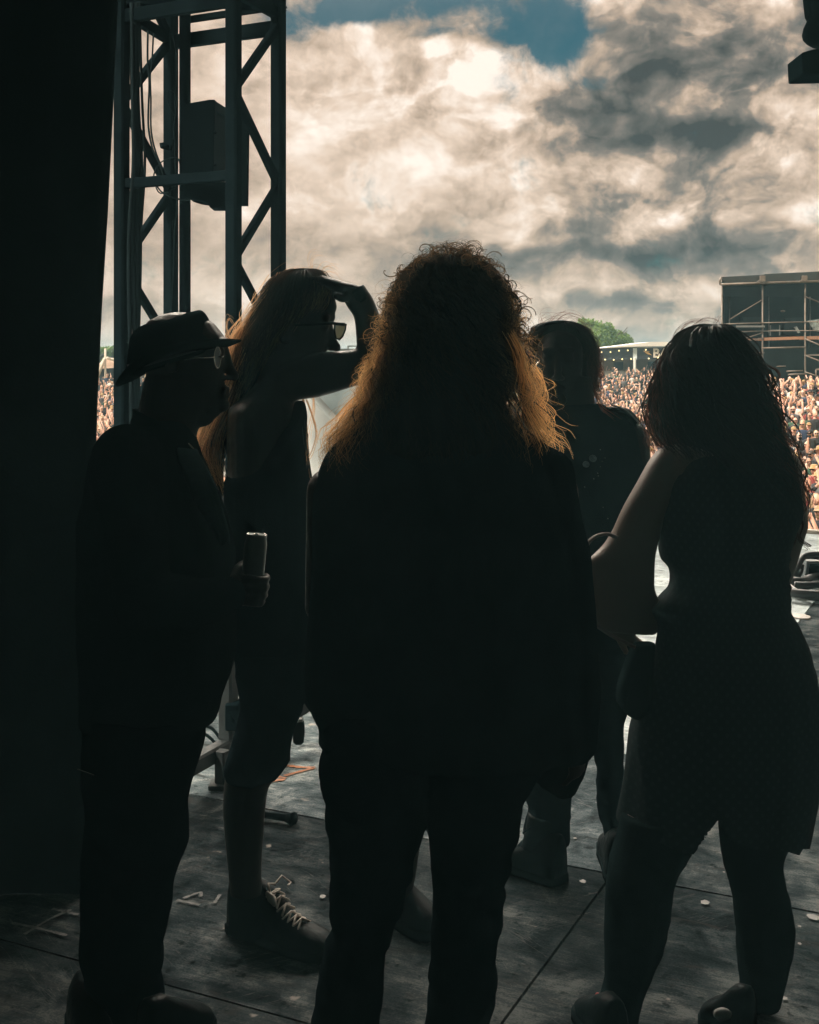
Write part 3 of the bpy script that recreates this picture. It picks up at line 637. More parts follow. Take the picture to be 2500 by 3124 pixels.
gz0 = ground_z(16, 62)
mb = MB(); p_, q_ = P(2203, 860, fd + 4.5), P(2760, 860, fd + 4.5); mb.add([(p_.x, fd + 4.5, gz0), (q_.x + 2, fd + 4.5, gz0), (q_.x + 2, fd + 4.5, p_.z), (p_.x, fd + 4.5, p_.z), (p_.x, fd + 4.6, gz0), (q_.x + 2, fd + 4.6, gz0), (q_.x + 2, fd + 4.6, p_.z), (p_.x, fd + 4.6, p_.z)], [(0, 1, 2, 3), (7, 6, 5, 4), (3, 2, 6, 7), (0, 3, 7, 4)]); mb.build('back_cloth', mesh_dark, ft, False)
p_ = P(2205, 862, fd); mb = MB(); qx = p_.x + 1.2; mb.add([(p_.x, fd, gz0), (qx, fd + 4.5, gz0), (qx, fd + 4.5, p_.z), (p_.x, fd, p_.z), (p_.x + .06, fd, gz0), (qx + .06, fd + 4.5, gz0), (qx + .06, fd + 4.5, p_.z), (p_.x + .06, fd, p_.z)], [(0, 1, 2, 3), (7, 6, 5, 4)]); mb.build('side_cloth', mesh_dark, ft, False)
mb = MB(); quadbox(mb, [(2205, 1062), (2760, 1058), (2760, 1215), (2205, 1215)], Vector((0, .05, 0)), fd + 1.2); mb.build('lower_cloth', mesh2, ft, False)
mb = MB(); quadbox(mb, [(2205, 868), (2760, 852), (2760, 905), (2205, 905)], Vector((0, .05, 0)), fd + 1.0); mb.build('upper_cloth', mesh_dark, ft, False)
for x in (2203, 2327, 2457, 2590, 2720):
    q = P(x, 860, fd); MB().tube([(q.x, q.y, gz0), (q.x, q.y, q.z - .1)], .045, 8).build('standard', galv, ft)
for x in (2226, 2346, 2472, 2600): q = P(x, 905, fd + 2.4); MB().tube([(q.x, q.y, P(x, 1060, fd).z), (q.x, q.y, q.z)], .035, 6).build('standard', metal_grey, ft)
mb = MB()
for x0, y0_, x1, y1_, r_ in ((2203, 989, 2327, 985, .035), (2327, 985, 2457, 982, .03), (2457, 982, 2760, 978, .03), (2250, 1012, 2327, 1010, .03), (2327, 1010, 2760, 1006, .025), (2327, 1062, 2457, 1059, .045), (2457, 1084, 2760, 1080, .03), (2300, 1077, 2332, 1076, .04), (2280, 1040, 2327, 1032, .03), (2457, 1084, 2600, 1140, .035), (2457, 1135, 2560, 1170, .035), (2457, 1034, 2600, 1095, .035), (2205, 1055, 2327, 1015, .03), (2226, 975, 2325, 915, .03), (2457, 905, 2600, 960, .035), (2400, 1133, 2450, 1131, .04), (2405, 1143, 2457, 1141, .05), (2370, 1118, 2398, 1117, .03), (2490, 1128, 2560, 1122, .05), (2490, 1128, 2490, 1160, .04)):
    mb.tube([P(x0, y0_, fd - .05), P(x1, y1_, fd - .05)], r_, 6)
mb.build('ledger', galv, ft)
MB().box(P(2290, 996, fd - .1), (1.45, .12, .10)).build('tube_lamp', white_paint, ft, False)
mb = MB(); quadbox(mb, [(2333, 1030), (2452, 1026), (2452, 1035), (2333, 1039)], Vector((0, 1.2, 0)), fd); quadbox(mb, [(2270, 1034), (2322, 1032), (2322, 1038), (2270, 1040)], Vector((0, 1.2, 0)), fd); quadbox(mb, [(2462, 1026), (2760, 1020), (2760, 1030), (2462, 1036)], Vector((0, 1.2, 0)), fd); mb.build('walkway_board', rusty, ft, False)
for q in ([(2395, 970), (2450, 968), (2452, 1020), (2392, 1020)], [(2268, 968), (2330, 966), (2330, 984), (2268, 986)]):
    mb = MB(); quadbox(mb, q, Vector((0, .6, 0)), fd + 2.0); mb.build('equipment_case', mesh2, ft, False)
mb = MB()
for x in (2351, 2379): mb.bar(P(x, 1024, fd + .5), P(x, 992, fd + .5), .05)
mb.bar(P(2351, 1007, fd + .5), P(2379, 1007, fd + .5), .06); mb.build('railing', metal_grey, ft, False)
mb = MB(); quadbox(mb, [(2466, 978), (2500, 974), (2540, 985), (2530, 1012), (2485, 1010)], Vector((0, .1, 0)), fd + .4); quadbox(mb, [(2424, 998), (2432, 996), (2442, 1014), (2436, 1016)], Vector((0, .1, 0)), fd + .3); mb.build('reflective_sheet', pmat('foil_sheet', (.4, .48, .5), .3, metal=.5, noise_scale=3, noise_amt=.6), ft, False)
mb = MB(); mb.ball(P(2389, 949, fd + .5), (.13, .1, .05)); mb.build('work_lamp', galv, ft)

# ------------------------------------------------------------------ bar building, tree, tent
bd_ = 118.0; gb = ground_z(25, bd_); br = empty('bar_building', Vector((22, bd_, gb)), 'long low bar building with white roof and bulb lights beyond the crowd', 'bar building')
wht = pmat('white_roof_sheet', (.82, .80, .76), .6, noise_scale=.5, noise_amt=.1); fas = pmat('black_fascia', (.035, .04, .05), .7, noise_scale=.5)
mb = MB(); quadbox(mb, [(1808, 1064), (1915, 1058), (2120, 1054), (2200, 1053), (2200, 1046), (2110, 1043), (1985, 1043), (1912, 1052)], Vector((0, 9, 0)), bd_ - .4); mb.build('roof', wht, br, False)
mb = MB(); quadbox(mb, [(1808, 1066), (1932, 1062), (1932, 1097), (1808, 1100)], Vector((0, .3, 0)), bd_); quadbox(mb, [(1944, 1062), (2200, 1058), (2200, 1092), (1944, 1096)], Vector((0, .3, 0)), bd_); mb.build('fascia', fas, br, False)
mb = MB(); quadbox(mb, [(1932, 1062), (1944, 1062), (1944, 1098), (1932, 1098)], Vector((0, .3, 0)), bd_ - .05); mb.build('blue_panel', pale_blue, br, False)
mb = MB()
for x in (1812, 1937, 2060, 2190): MB().bar((P(x, 1097, bd_).x, bd_ - .1, gb), P(x, 1092, bd_ - .1), .24).build('post', wht, br, False)
mb = MB(); quadbox(mb, [(1808, 1132), (2200, 1130), (2200, 1160), (1808, 1162)], Vector((0, .8, 0)), bd_ + .6); mb.build('counter', pmat('grey_board', (.30, .29, .27), .8, noise_scale=.7), br, False)
mb = MB(); quadbox(mb, [(1808, 1062), (2200, 1056), (2200, 1170), (1808, 1170)], Vector((0, .2, 0)), bd_ + 7); mb.build('back_wall', pmat('brown_wall', (.22, .17, .13), .9, noise_scale=.5), br, False)
mb = MB(); quadbox(mb, [(1875, 1105), (1902, 1104), (1902, 1128), (1875, 1128)], Vector((0, .5, 0)), bd_ + 5); mb.build('fridge', fas, br, False); mb = MB(); quadbox(mb, [(1980, 1103), (2008, 1102), (2008, 1128), (1980, 1128)], Vector((0, .5, 0)), bd_ + 5); mb.build('fridge', fas, br, False)
bulb = bpy.data.materials.new('lit_bulb'); bulb.use_nodes = True; b = bulb.node_tree.nodes['Principled BSDF']; b.inputs['Emission Color'].default_value = (1, .75, .35, 1); b.inputs['Emission Strength'].default_value = 1.6; b.inputs['Base Color'].default_value = (1, .8, .4, 1)
for x, y in ((1836, 1074), (1863, 1074), (1889, 1070), (1916, 1069), (1847, 1097), (1873, 1098), (1899, 1096), (1926, 1095), (1980, 1094), (2008, 1091), (1971, 1067)):
    MB().ball(P(x, y, bd_ - .15), .075, 8, 6).build('bulb', bulb, br)
cu = bpy.data.curves.new('bar', 'FONT'); cu.body = 'BAR'; cu.size = 1.22; cu.extrude = .04; cu.offset = .035; cu.space_character = 1.05
to = bpy.data.objects.new('tt', cu); COL.objects.link(to); dg = bpy.context.evaluated_depsgraph_get(); dg.update(); me = bpy.data.meshes.new_from_object(to.evaluated_get(dg)); bpy.data.objects.remove(to)
me.transform(Matrix.Translation(P(1992, 1090, bd_ - .08)) @ Matrix.Rotation(R(90), 4, 'X')); link('bar_lettering', me, br, pmat('sign_cream', (.72, .66, .56), .6), False)
mb = MB(); quadbox(mb, [(1962, 1070), (1975, 1080), (1990, 1084), (1978, 1074), (1985, 1072)], Vector((0, .04, 0)), bd_ - .1); mb.build('sign_emblem', pmat('sign_gold', (.6, .35, .08), .6), br, False)

def foliage(name, c, rad, n, mat, parent, size=.35, holes=.2, seed=0):
    r_ = np.random.default_rng(seed); k = 16; cl = r_.normal(size=(k, 3)); cl /= np.linalg.norm(cl, axis=1)[:, None]; cl *= r_.uniform(.35, .85, (k, 1)); cl[:, 2] = np.abs(cl[:, 2]) * .9 - .25
    pts = []
    for i in range(n):
        q = cl[r_.integers(k)]; d_ = r_.normal(size=3); d_ /= np.linalg.norm(d_); pts.append(q + d_ * r_.uniform(.15, 1) ** .5 * .33)
    pts = np.array(pts) * np.array(rad) + np.array(c)
    a = r_.normal(size=(n, 3)); a /= np.linalg.norm(a, axis=1)[:, None]; b_ = np.cross(a, r_.normal(size=(n, 3))); b_ /= np.linalg.norm(b_, axis=1)[:, None]
    s_ = r_.uniform(.5, 1, (n, 1)) * size
    V_ = np.stack([pts - a * s_, pts + b_ * s_ * .5, pts + a * s_, pts - b_ * s_ * .5], 1).reshape(-1, 3)
    me = bpy.data.meshes.new(name); me.vertices.add(4 * n); me.vertices.foreach_set('co', V_.ravel()); me.loops.add(4 * n); me.loops.foreach_set('vertex_index', np.arange(4 * n)); me.polygons.add(n); me.polygons.foreach_set('loop_start', np.arange(n) * 4); me.update(); me.validate()
    return link(name, me, parent, mat, False)
leaf = pmat('leaves', (.15, .24, .045), .6, noise_scale=.5, noise_amt=.5, transl=.35); bark = pmat('bark', (.10, .08, .06), .9, noise_scale=3)
def tree(px, pyc, d, rx, rz, n, size, label, seed):
    c_ = P(px, pyc, d); g_ = ground_z(c_.x, d); t_ = empty('tree', Vector((c_.x, d, g_)), label, 'tree')
    mb = MB(); mb.tube([(c_.x, d, g_), (c_.x + .1, d, g_ + (c_.z - g_) * .5), (c_.x, d, c_.z)], [.4, .3, .18], 8)
    rr_ = random.Random(seed)
    for i in range(7): a_ = rr_.uniform(0, 6.28); mb.tube([(c_.x, d, c_.z - rz * .5), (c_.x + math.cos(a_) * rx * .4, d + math.sin(a_) * rx * .4, c_.z), (c_.x + math.cos(a_) * rx * .75, d + math.sin(a_) * rx * .7, c_.z + rz * rr_.uniform(.1, .5))], [.16, .10, .03], 6)
    mb.build('trunk', bark, t_)
    foliage('crown', (c_.x, d, c_.z), (rx, rx, rz), n, leaf, t_, size, seed=seed)
tree(1862, 1030, 150, 2.9, 3.0, 5200, .26, 'round green tree standing behind the left end of the bar roof', 3)
tree(1795, 1012, 156, 2.4, 2.5, 3000, .26, 'lower green tree partly behind the head of the man in the jacket', 4)
tree(300, 1082, 170, 2.0, 1.9, 2200, .3, 'green tree at the far edge of the field next to the black curtain', 5)
tree(342, 1084, 175, 2.4, 2.2, 2200, .3, 'green tree at the far edge of the field close to the tower post', 6)
tree(390, 1086, 172, 2.4, 2.0, 1500, .3, 'green tree seen between the tower post and the cables', 8)
fdm = pmat('far_hedge', (.07, .10, .035), .9, noise_scale=.4, noise_amt=.4)
for i, (x0, x1, y_, h) in enumerate(((-60, -20, 190, 3.2), (18, 60, 260, 3.0), (-20, 18, 240, 2.6))):
    r_ = np.random.default_rng(i + 50); n = 7000; V0 = np.stack([r_.uniform(x0, x1, n), y_ + r_.normal(0, 1.5, n), np.zeros(n)], 1)
    V0[:, 2] = ground_z((x0 + x1) / 2, y_) + r_.uniform(0, 1, n) ** .7 * h * (1 + .3 * np.sin(V0[:, 0] * .8 + i) + .2 * np.sin(V0[:, 0] * 2.3))
    a = r_.normal(size=(n, 3)) * .4; b_ = r_.normal(size=(n, 3)) * .4; V_ = np.stack([V0 - a, V0 + b_, V0 + a], 1).reshape(-1, 3)
    me = bpy.data.meshes.new('hedge'); me.vertices.add(3 * n); me.vertices.foreach_set('co', V_.ravel()); me.loops.add(3 * n); me.loops.foreach_set('vertex_index', np.arange(3 * n)); me.polygons.add(n); me.polygons.foreach_set('loop_start', np.arange(n) * 3); me.update(); me.validate()
    tag(link('far_hedgerow', me, None, fdm, False), ['hedgerow far behind the brown tent', 'hedgerow far behind the bar building', 'hedgerow on the far horizon in the middle'][i], 'hedge', kind='stuff')
# brown tent with its pole, far left
tn = empty('festival_tent', Vector((P(325, 1150, 105).x, 105, -1.4)), 'brown peaked tent with pale ropes seen between curtain and tower', 'tent')
td = 105.0; g_ = ground_z(P(325, 1150, 105).x, td); ap = P(323, 1092, td + 2)
brown = pmat('brown_canvas', (.33, .22, .15), .9, noise_scale=.6); rope = pmat('pale_webbing', (.72, .64, .55), .8)
base = [P(296, 1125, td), P(372, 1122, td), P(380, 1120, td + 5), P(290, 1120, td + 5)]
mb = MB(); mb.add([ap, P(360, 1097, td + 3)] + base, [(0, 2, 3, 1), (1, 3, 4), (0, 1, 4, 5), (0, 5, 2), (2, 5, 4, 3)]); mb.build('canopy', brown, tn, False)
MB().tube([(P(322, 1100, td - .5).x, td - .5, g_), P(322, 1063, td - .5)], .09, 8).build('pole', rope, tn)
mb = MB(); mb.tube([P(320, 1093, td - .6), P(298, 1150, td - .6)], .16, 6); mb.tube([P(318, 1096, td - .6), P(302, 1120, td - .6)], .10, 6); mb.tube([P(326, 1092, td - .2), P(362, 1100, td - .2)], .13, 6); mb.build('guy_rope', rope, tn)
mb = MB(); quadbox(mb, [(297, 1124), (372, 1122), (372, 1152), (297, 1152)], Vector((0, .2, 0)), td + 4); mb.build('dark_interior', fas, tn, False)

# ------------------------------------------------------------------ the crowd
def crowd_person(pose, hat, seed):
    """small festival goer facing the stage (-Y), feet at origin; returns mesh with slots body skin / top / trousers / hair"""
    r_ = random.Random(seed); fa = []; mb = MB()
    def put(fn, slot):
        n0 = len(mb.f); fn(); fa.extend([slot] * (len(mb.f) - n0))
    put(lambda: mb.rings([[Vector((math.cos(a) * rx, math.sin(a) * ry, z)) for a in [2 * math.pi * i / 10 for i in range(10)]] for z, rx, ry in ((.88, .17, .11), (1.05, .16, .11), (1.25, .20, .125), (1.38, .215, .12), (1.45, .17, .10), (1.48, .06, .06))]), 1)
    for s_ in (-1, 1): put(lambda: mb.tube([(s_ * .09, 0, .92), (s_ * .10, -.02, .5), (s_ * .11, 0, .06)], [.095, .07, .055], 7), 2)
    put(lambda: mb.tube([(0, 0, 1.44), (0, -.01, 1.56)], .055, 7), 0)
    put(lambda: mb.ball((0, -.015, 1.63), (.078, .095, .115), 10, 8), 0)
    put(lambda: mb.ball((0, -.115, 1.62), (.014, .02, .022), 5, 4), 0)
    if hat == 1: put(lambda: mb.rings([[Vector((math.cos(a) * r__, -.01 + math.sin(a) * r__, z)) for a in [2 * math.pi * i / 12 for i in range(12)]] for z, r__ in ((1.675, .15), (1.68, .15), (1.69, .095), (1.76, .085), (1.775, .05))]), 3)
    elif hat == 2: put(lambda: mb.ball((0, .0, 1.675), (.088, .10, .085), 10, 6), 3); put(lambda: mb.box((0, -.12, 1.67), (.14, .11, .015)), 3)
    elif hat == 3: put(lambda: mb.ball((0, .025, 1.655), (.088, .095, .105), 10, 6), 3); put(lambda: mb.rings([[Vector((math.cos(a) * rx, .05 + math.sin(a) * .05, z)) for a in [2 * math.pi * i / 8 for i in range(8)]] for z, rx in ((1.66, .08), (1.5, .12), (1.36, .11))]), 3)
    elif hat == 4: put(lambda: mb.ball((0, .012, 1.655), (.082, .093, .10), 10, 6), 3)
    if hat in (2, 4) and r_.random() < .6: put(lambda: mb.ball((0, -.06, 1.565), (.055, .05, .06), 8, 5), 3)
    if r_.random() < .6: put(lambda: mb.box((0, -.105, 1.645), (.13, .02, .032)), 4)
    for s_ in (-1, 1):
        up_ = pose == 2 or (pose == 1 and s_ == 1)
        if up_:
            e = (s_ * .33, -.12, 1.58 + r_.uniform(-.1, .1)); h = (s_ * .22 + r_.uniform(-.1, .1), -.16, 1.9 + r_.uniform(-.05, .15))
        elif pose == 3: e = (s_ * .26, -.08, 1.16); h = (s_ * .03, -.24, 1.24)
        else: e = (s_ * .27, .0, 1.15); h = (s_ * .24, -.1, .92)
        sh = (s_ * .195, 0, 1.40); m2 = tuple((a + b) / 2 for a, b in zip(sh, e))
        put(lambda: mb.tube([sh, m2], [.062, .052], 7), 1); put(lambda: mb.tube([m2, e, h], [.045, .038, .028], 7), 0); put(lambda: mb.ball(h, (.035, .03, .05), 6, 5), 0)
    me = fixn(mesh_from(mb.v, mb.f, 'festival_goer')); me.polygons.foreach_set('material_index', fa); return me
SK = [pmat('crowd_skin_light', (.84, .50, .38), .6), pmat('crowd_skin_tan', (.70, .39, .28), .6), pmat('crowd_skin_pale', (.88, .60, .49), .6)]
TOPS = [('black', (.022, .024, .028)), ('black', (.03, .03, .034)), ('charcoal', (.07, .07, .08)), ('white', (.75, .73, .70)), ('red', (.26, .05, .045)), ('grey', (.14, .14, .15)), ('indigo', (.04, .06, .12)), ('black', (.02, .02, .02)), ('brown', (.16, .09, .05)), ('green', (.05, .11, .07)), ('black', (.025, .025, .03)), ('navy', (.03, .05, .10))]
HAIRS = [('no hat', (.20, .13, .07)), ('brown', (.06, .035, .02)), ('black', (.02, .02, .02)), ('blond', (.42, .28, .13)), ('tan', (.40, .28, .17))]
TM = [pmat('crowd_top_%d' % i, c_, .85) for i, (n_, c_) in enumerate(TOPS)]; HM = [pmat('crowd_hair_%d' % i, c_, .8) for i, (n_, c_) in enumerate(HAIRS)]
TR = pmat('crowd_trousers', (.03, .035, .05), .85); SG = pmat('crowd_sunglasses', (.01, .01, .01), .2)
POSE = ['arms down', 'arm raised', 'arms raised', 'clapping']
HAT = ['bald head', 'brimmed hat', 'cap', 'long hair', 'short hair']
protos = []
for i in range(60):
    pose = random.choice((0, 0, 0, 0, 0, 0, 3, 3, 1, 2)); hat = random.choice((0, 1, 2, 2, 3, 3, 3, 4, 4, 4)); ti = random.randrange(len(TOPS)); hi = random.randrange(1, 5)
    me = crowd_person(pose, hat, i)
    for m_ in (random.choice(SK), TM[ti], TR, HM[hi], SG): me.materials.append(m_)
    me.polygons.foreach_set('use_smooth', [True] * len(me.polygons)); me.update(); protos.append((me, pose, hat, ti, hi))
WIN = [(1785, 2075, 1120, 1450, 'between the jacket man and the curly haired woman'), (2290, 2500, 1120, 1640, 'right of the curly haired woman, in front of the scaffold'), (280, 360, 1120, 1400, 'seen between the black curtain and the tower')]
spots = []
y = 19.0
while y < 128:
    st_ = .52 + y * .0035
    x = -.30 * y
    while x < .40 * y:
        X = x + random.uniform(-.22, .22); Y = y + random.uniform(-.25, .25); a = X / Y
        far = max(0, (Y - 85) / 45)
        right = a > .24
        if not (right and Y > 57.5) and random.random() > far * .75 + .04:
            h = random.uniform(.92, 1.08); px = CX + F * a; z = ground_z(X, Y); py = HY + F * (EYE - (z + 1.65 * h)) / Y
            w_i = [i for i, q in enumerate(WIN) if q[0] - 12 < px < q[1] + 12 and q[2] < py < q[3] + 160]
            spots.append((X, Y, z, h, w_i[0] if w_i else -1))
        x += st_
    y += st_ * (1.05 if y < 60 else 1.5)
vis = sorted([s_ for s_ in spots if s_[4] >= 0], key=lambda s_: s_[1]); inv = [s_ for s_ in spots if s_[4] < 0 and (s_[1] < 70 or random.random() < .5)]
indiv = vis[:300]; rest = vis[300:] + [q for q in inv if -.28 < q[0] / q[1] < .38][::2]
seen_lab = {}
for k, (X, Y, z, h, wi) in enumerate(indiv):
    me, pose, hat, ti, hi = random.choice(protos)
    o = bpy.data.objects.new('person', me); COL.objects.link(o); o.location = (X, Y, z); o.rotation_euler = (0, 0, math.atan2(X, Y) * -1 + random.uniform(-.7, .7)); o.scale = (h, h, h)
    hl = HAT[hat] if hat == 0 else '%s %s' % (HAIRS[hi][0], HAT[hat])
    dist = 'near rows' if Y < 36 else 'middle rows' if Y < 60 else 'far rows'
    tag(o, 'crowd member, %s, %s top, %s, %s' % (hl, TOPS[ti][0], POSE[pose].replace('with ', ''), dist + [' left of woman', ' right of woman', ' by curtain'][wi]), 'person', 'festival crowd facing the stage')
def joined(lst, name):
    co_, li, ls, mi, off = [], [], [], [], 0; mats = []; lo = 0
    cache = {}
    for me, *_ in protos:
        n = len(me.vertices); c_ = np.empty(n * 3); me.vertices.foreach_get('co', c_); L_ = np.empty(len(me.loops), int); me.loops.foreach_get('vertex_index', L_); s_ = np.empty(len(me.polygons), int); me.polygons.foreach_get('loop_start', s_); m_ = np.empty(len(me.polygons), int); me.polygons.foreach_get('material_index', m_)
        mp = []
        for q in me.materials:
            if q not in mats: mats.append(q)
            mp.append(mats.index(q))
        cache[me.name] = (c_.reshape(-1, 3), L_, s_, np.array(mp)[m_])
    for X, Y, z, h, _ in lst:
        c_, L_, s_, m_ = cache[random.choice(protos)[0].name]; a = -math.atan2(X, Y) + random.uniform(-.7, .7); M_ = np.array([[math.cos(a), -math.sin(a), 0], [math.sin(a), math.cos(a), 0], [0, 0, 1]])
        co_.append(c_ @ M_.T * h + np.array([X, Y, z])); li.append(L_ + off); ls.append(s_ + lo); mi.append(m_); off += len(c_); lo += len(L_)
    co_ = np.concatenate(co_); li = np.concatenate(li); ls = np.concatenate(ls); mi = np.concatenate(mi)
    me = bpy.data.meshes.new(name); me.vertices.add(len(co_)); me.vertices.foreach_set('co', co_.ravel()); me.loops.add(len(li)); me.loops.foreach_set('vertex_index', li); me.polygons.add(len(ls)); me.polygons.foreach_set('loop_start', ls)
    for m_ in mats: me.materials.append(m_)
    me.polygons.foreach_set('material_index', mi); me.update(); me.validate(); return me
o = link('distant_crowd', joined(rest, 'crowd')); 
tag(o, 'dense far crowd of festival goers filling the field behind the nearer people', 'crowd', kind='stuff')
from collections import defaultdict
dup_ = defaultdict(list)
for o in COL.objects:
    if o.get('category') == 'person' and str(o.get('label', '')).startswith('crowd member'): dup_[o['label']].append(o)
ORD = [q + ' nearest' for q in ('first second third fourth fifth sixth seventh eighth ninth tenth eleventh twelfth thirteenth fourteenth fifteenth').split()]
for l_, os_ in dup_.items():
    if len(os_) > 1:
        for i, o in enumerate(sorted(os_, key=lambda q: q.location.y)): o['label'] = l_ + ', ' + ORD[min(i, 14)]
print('crowd', len(indiv), len(rest), len(vis))
# added smoke in the wing and summer haze: one even box of air
hm_ = bpy.data.materials.new('haze_air'); hm_.use_nodes = True; t = NT(hm_.node_tree); t.n.clear()
pv = t.node('ShaderNodeVolumePrincipled'); pv.inputs['Density'].default_value = .0006; pv.inputs['Color'].default_value = (.50, .85, 1, 1); pv.inputs['Anisotropy'].default_value = .1
ou = t.node('ShaderNodeOutputMaterial'); t.l.new(pv.outputs[0], ou.inputs['Volume'])
mb = MB(); mb.add([(x, y, z) for z in (-4.3, 12.5) for x, y in ((-910, -70), (910, -70), (910, 1410), (-910, 1410))], [(3, 2, 1, 0), (4, 5, 6, 7), (0, 1, 5, 4), (1, 2, 6, 5), (2, 3, 7, 6), (3, 0, 4, 7)])
sm_ = bpy.data.materials.new('lift_smoke_air'); sm_.use_nodes = True; t2 = NT(sm_.node_tree); t2.n.clear()
pv2 = t2.node('ShaderNodeVolumePrincipled'); pv2.inputs['Density'].default_value = .021; pv2.inputs['Color'].default_value = (.42, .86, .92, 1); pv2.inputs['Anisotropy'].default_value = 0
ou2 = t2.node('ShaderNodeOutputMaterial'); t2.l.new(pv2.outputs[0], ou2.inputs['Volume'])
mb2 = MB(); mb2.add([(x, y, z) for z in (.03, 7.0) for x, y in ((-1.75, -3.9), (5.1, -3.9), (5.1, 3.3), (-1.75, 3.3))], [(3, 2, 1, 0), (4, 5, 6, 7), (0, 1, 5, 4), (1, 2, 6, 5), (2, 3, 7, 6), (3, 0, 4, 7)])  # added smoke box: its scattered light lifts the blacks
tag(mb2.build('lift_smoke', sm_, None, False), 'added thin smoke lifting the blacks in the dark wing of the stage', 'smoke', kind='stuff')
tag(mb.build('haze', hm_, None, False), 'thin bluish haze hanging over the field', 'haze', kind='stuff')

# ------------------------------------------------------------------ people
def tubes(mb, px_pts, d, r, k=14):
    pts = [P(q[0], q[1], q[2] if len(q) > 2 else d) for q in px_pts]
    mb.capsule(pts, r, k)
def strand_mesh(name, paths, radii, tones, mat, parent, k=2):
    """paths (n,m,3), radii (n,m), tones (n,)"""
    paths = np.asarray(paths); n, m_, _ = paths.shape
    T = np.gradient(paths, axis=1); T /= np.linalg.norm(T, axis=2, keepdims=True) + 1e-9
    ref = np.array([.1, 1, .05]) + np.random.default_rng(1).normal(0, .5, (n, 1, 3)); X = np.cross(T, ref); X /= np.linalg.norm(X, axis=2, keepdims=True) + 1e-9; Y = np.cross(T, X)
    V_ = np.stack([paths + (X * math.cos(2 * math.pi * j / k) + Y * math.sin(2 * math.pi * j / k)) * radii[..., None] for j in range(k)], 2).reshape(-1, 3)
    i = np.arange(n)[:, None, None] * m_ * k + np.arange(m_ - 1)[None, :, None] * k; j = np.arange(k)[None, None, :]
    if k == 2: j = j[..., :1]
    q = np.stack([i + j, i + (j + 1) % k, i + k + (j + 1) % k, i + k + j], -1).reshape(-1)
    me = bpy.data.meshes.new(name); me.vertices.add(len(V_)); me.vertices.foreach_set('co', V_.ravel()); me.loops.add(len(q)); me.loops.foreach_set('vertex_index', q)
    nf = len(q) // 4; me.polygons.add(nf); me.polygons.foreach_set('loop_start', np.arange(nf) * 4); me.update()
    a = me.attributes.new('tone', 'FLOAT', 'POINT'); tt = np.asarray(tones, float); tt = np.repeat(tt[:, None], m_, 1) if tt.ndim == 1 else tt; a.data.foreach_set('value', np.repeat(tt, k, axis=1).ravel())
    return link(name, me, parent, mat)
class Env:
    """hair envelope: rows (y, L, R, thick, depth)"""
    def __init__(s, rows): a = np.array(rows, float); s.y, s.L, s.R, s.t, s.d = a.T
    def at(s, y, phi, rho):
        L, R_, t_, d = (np.interp(y, s.y, q) for q in (s.L, s.R, s.t, s.d))
        px = (L + R_) / 2 + (R_ - L) / 2 * np.cos(phi) * rho; dd = d + t_ / 2 * np.sin(phi) * rho
        return np.stack([(px - CX) / F * dd, dd, EYE - (y - HY) / F * dd], -1)
    def mesh(s, mb, f=.85, top=0):
        rows = []
        for i in range(len(s.y)):
            c = (s.L[i] + s.R[i]) / 2; h = (s.R[i] - s.L[i]) / 2 * f; rows.append((c - h, s.y[i] + top, c + h, s.y[i] + top, s.t[i] * f, s.d[i]))
        loft(mb, rows, sub=3); return mb
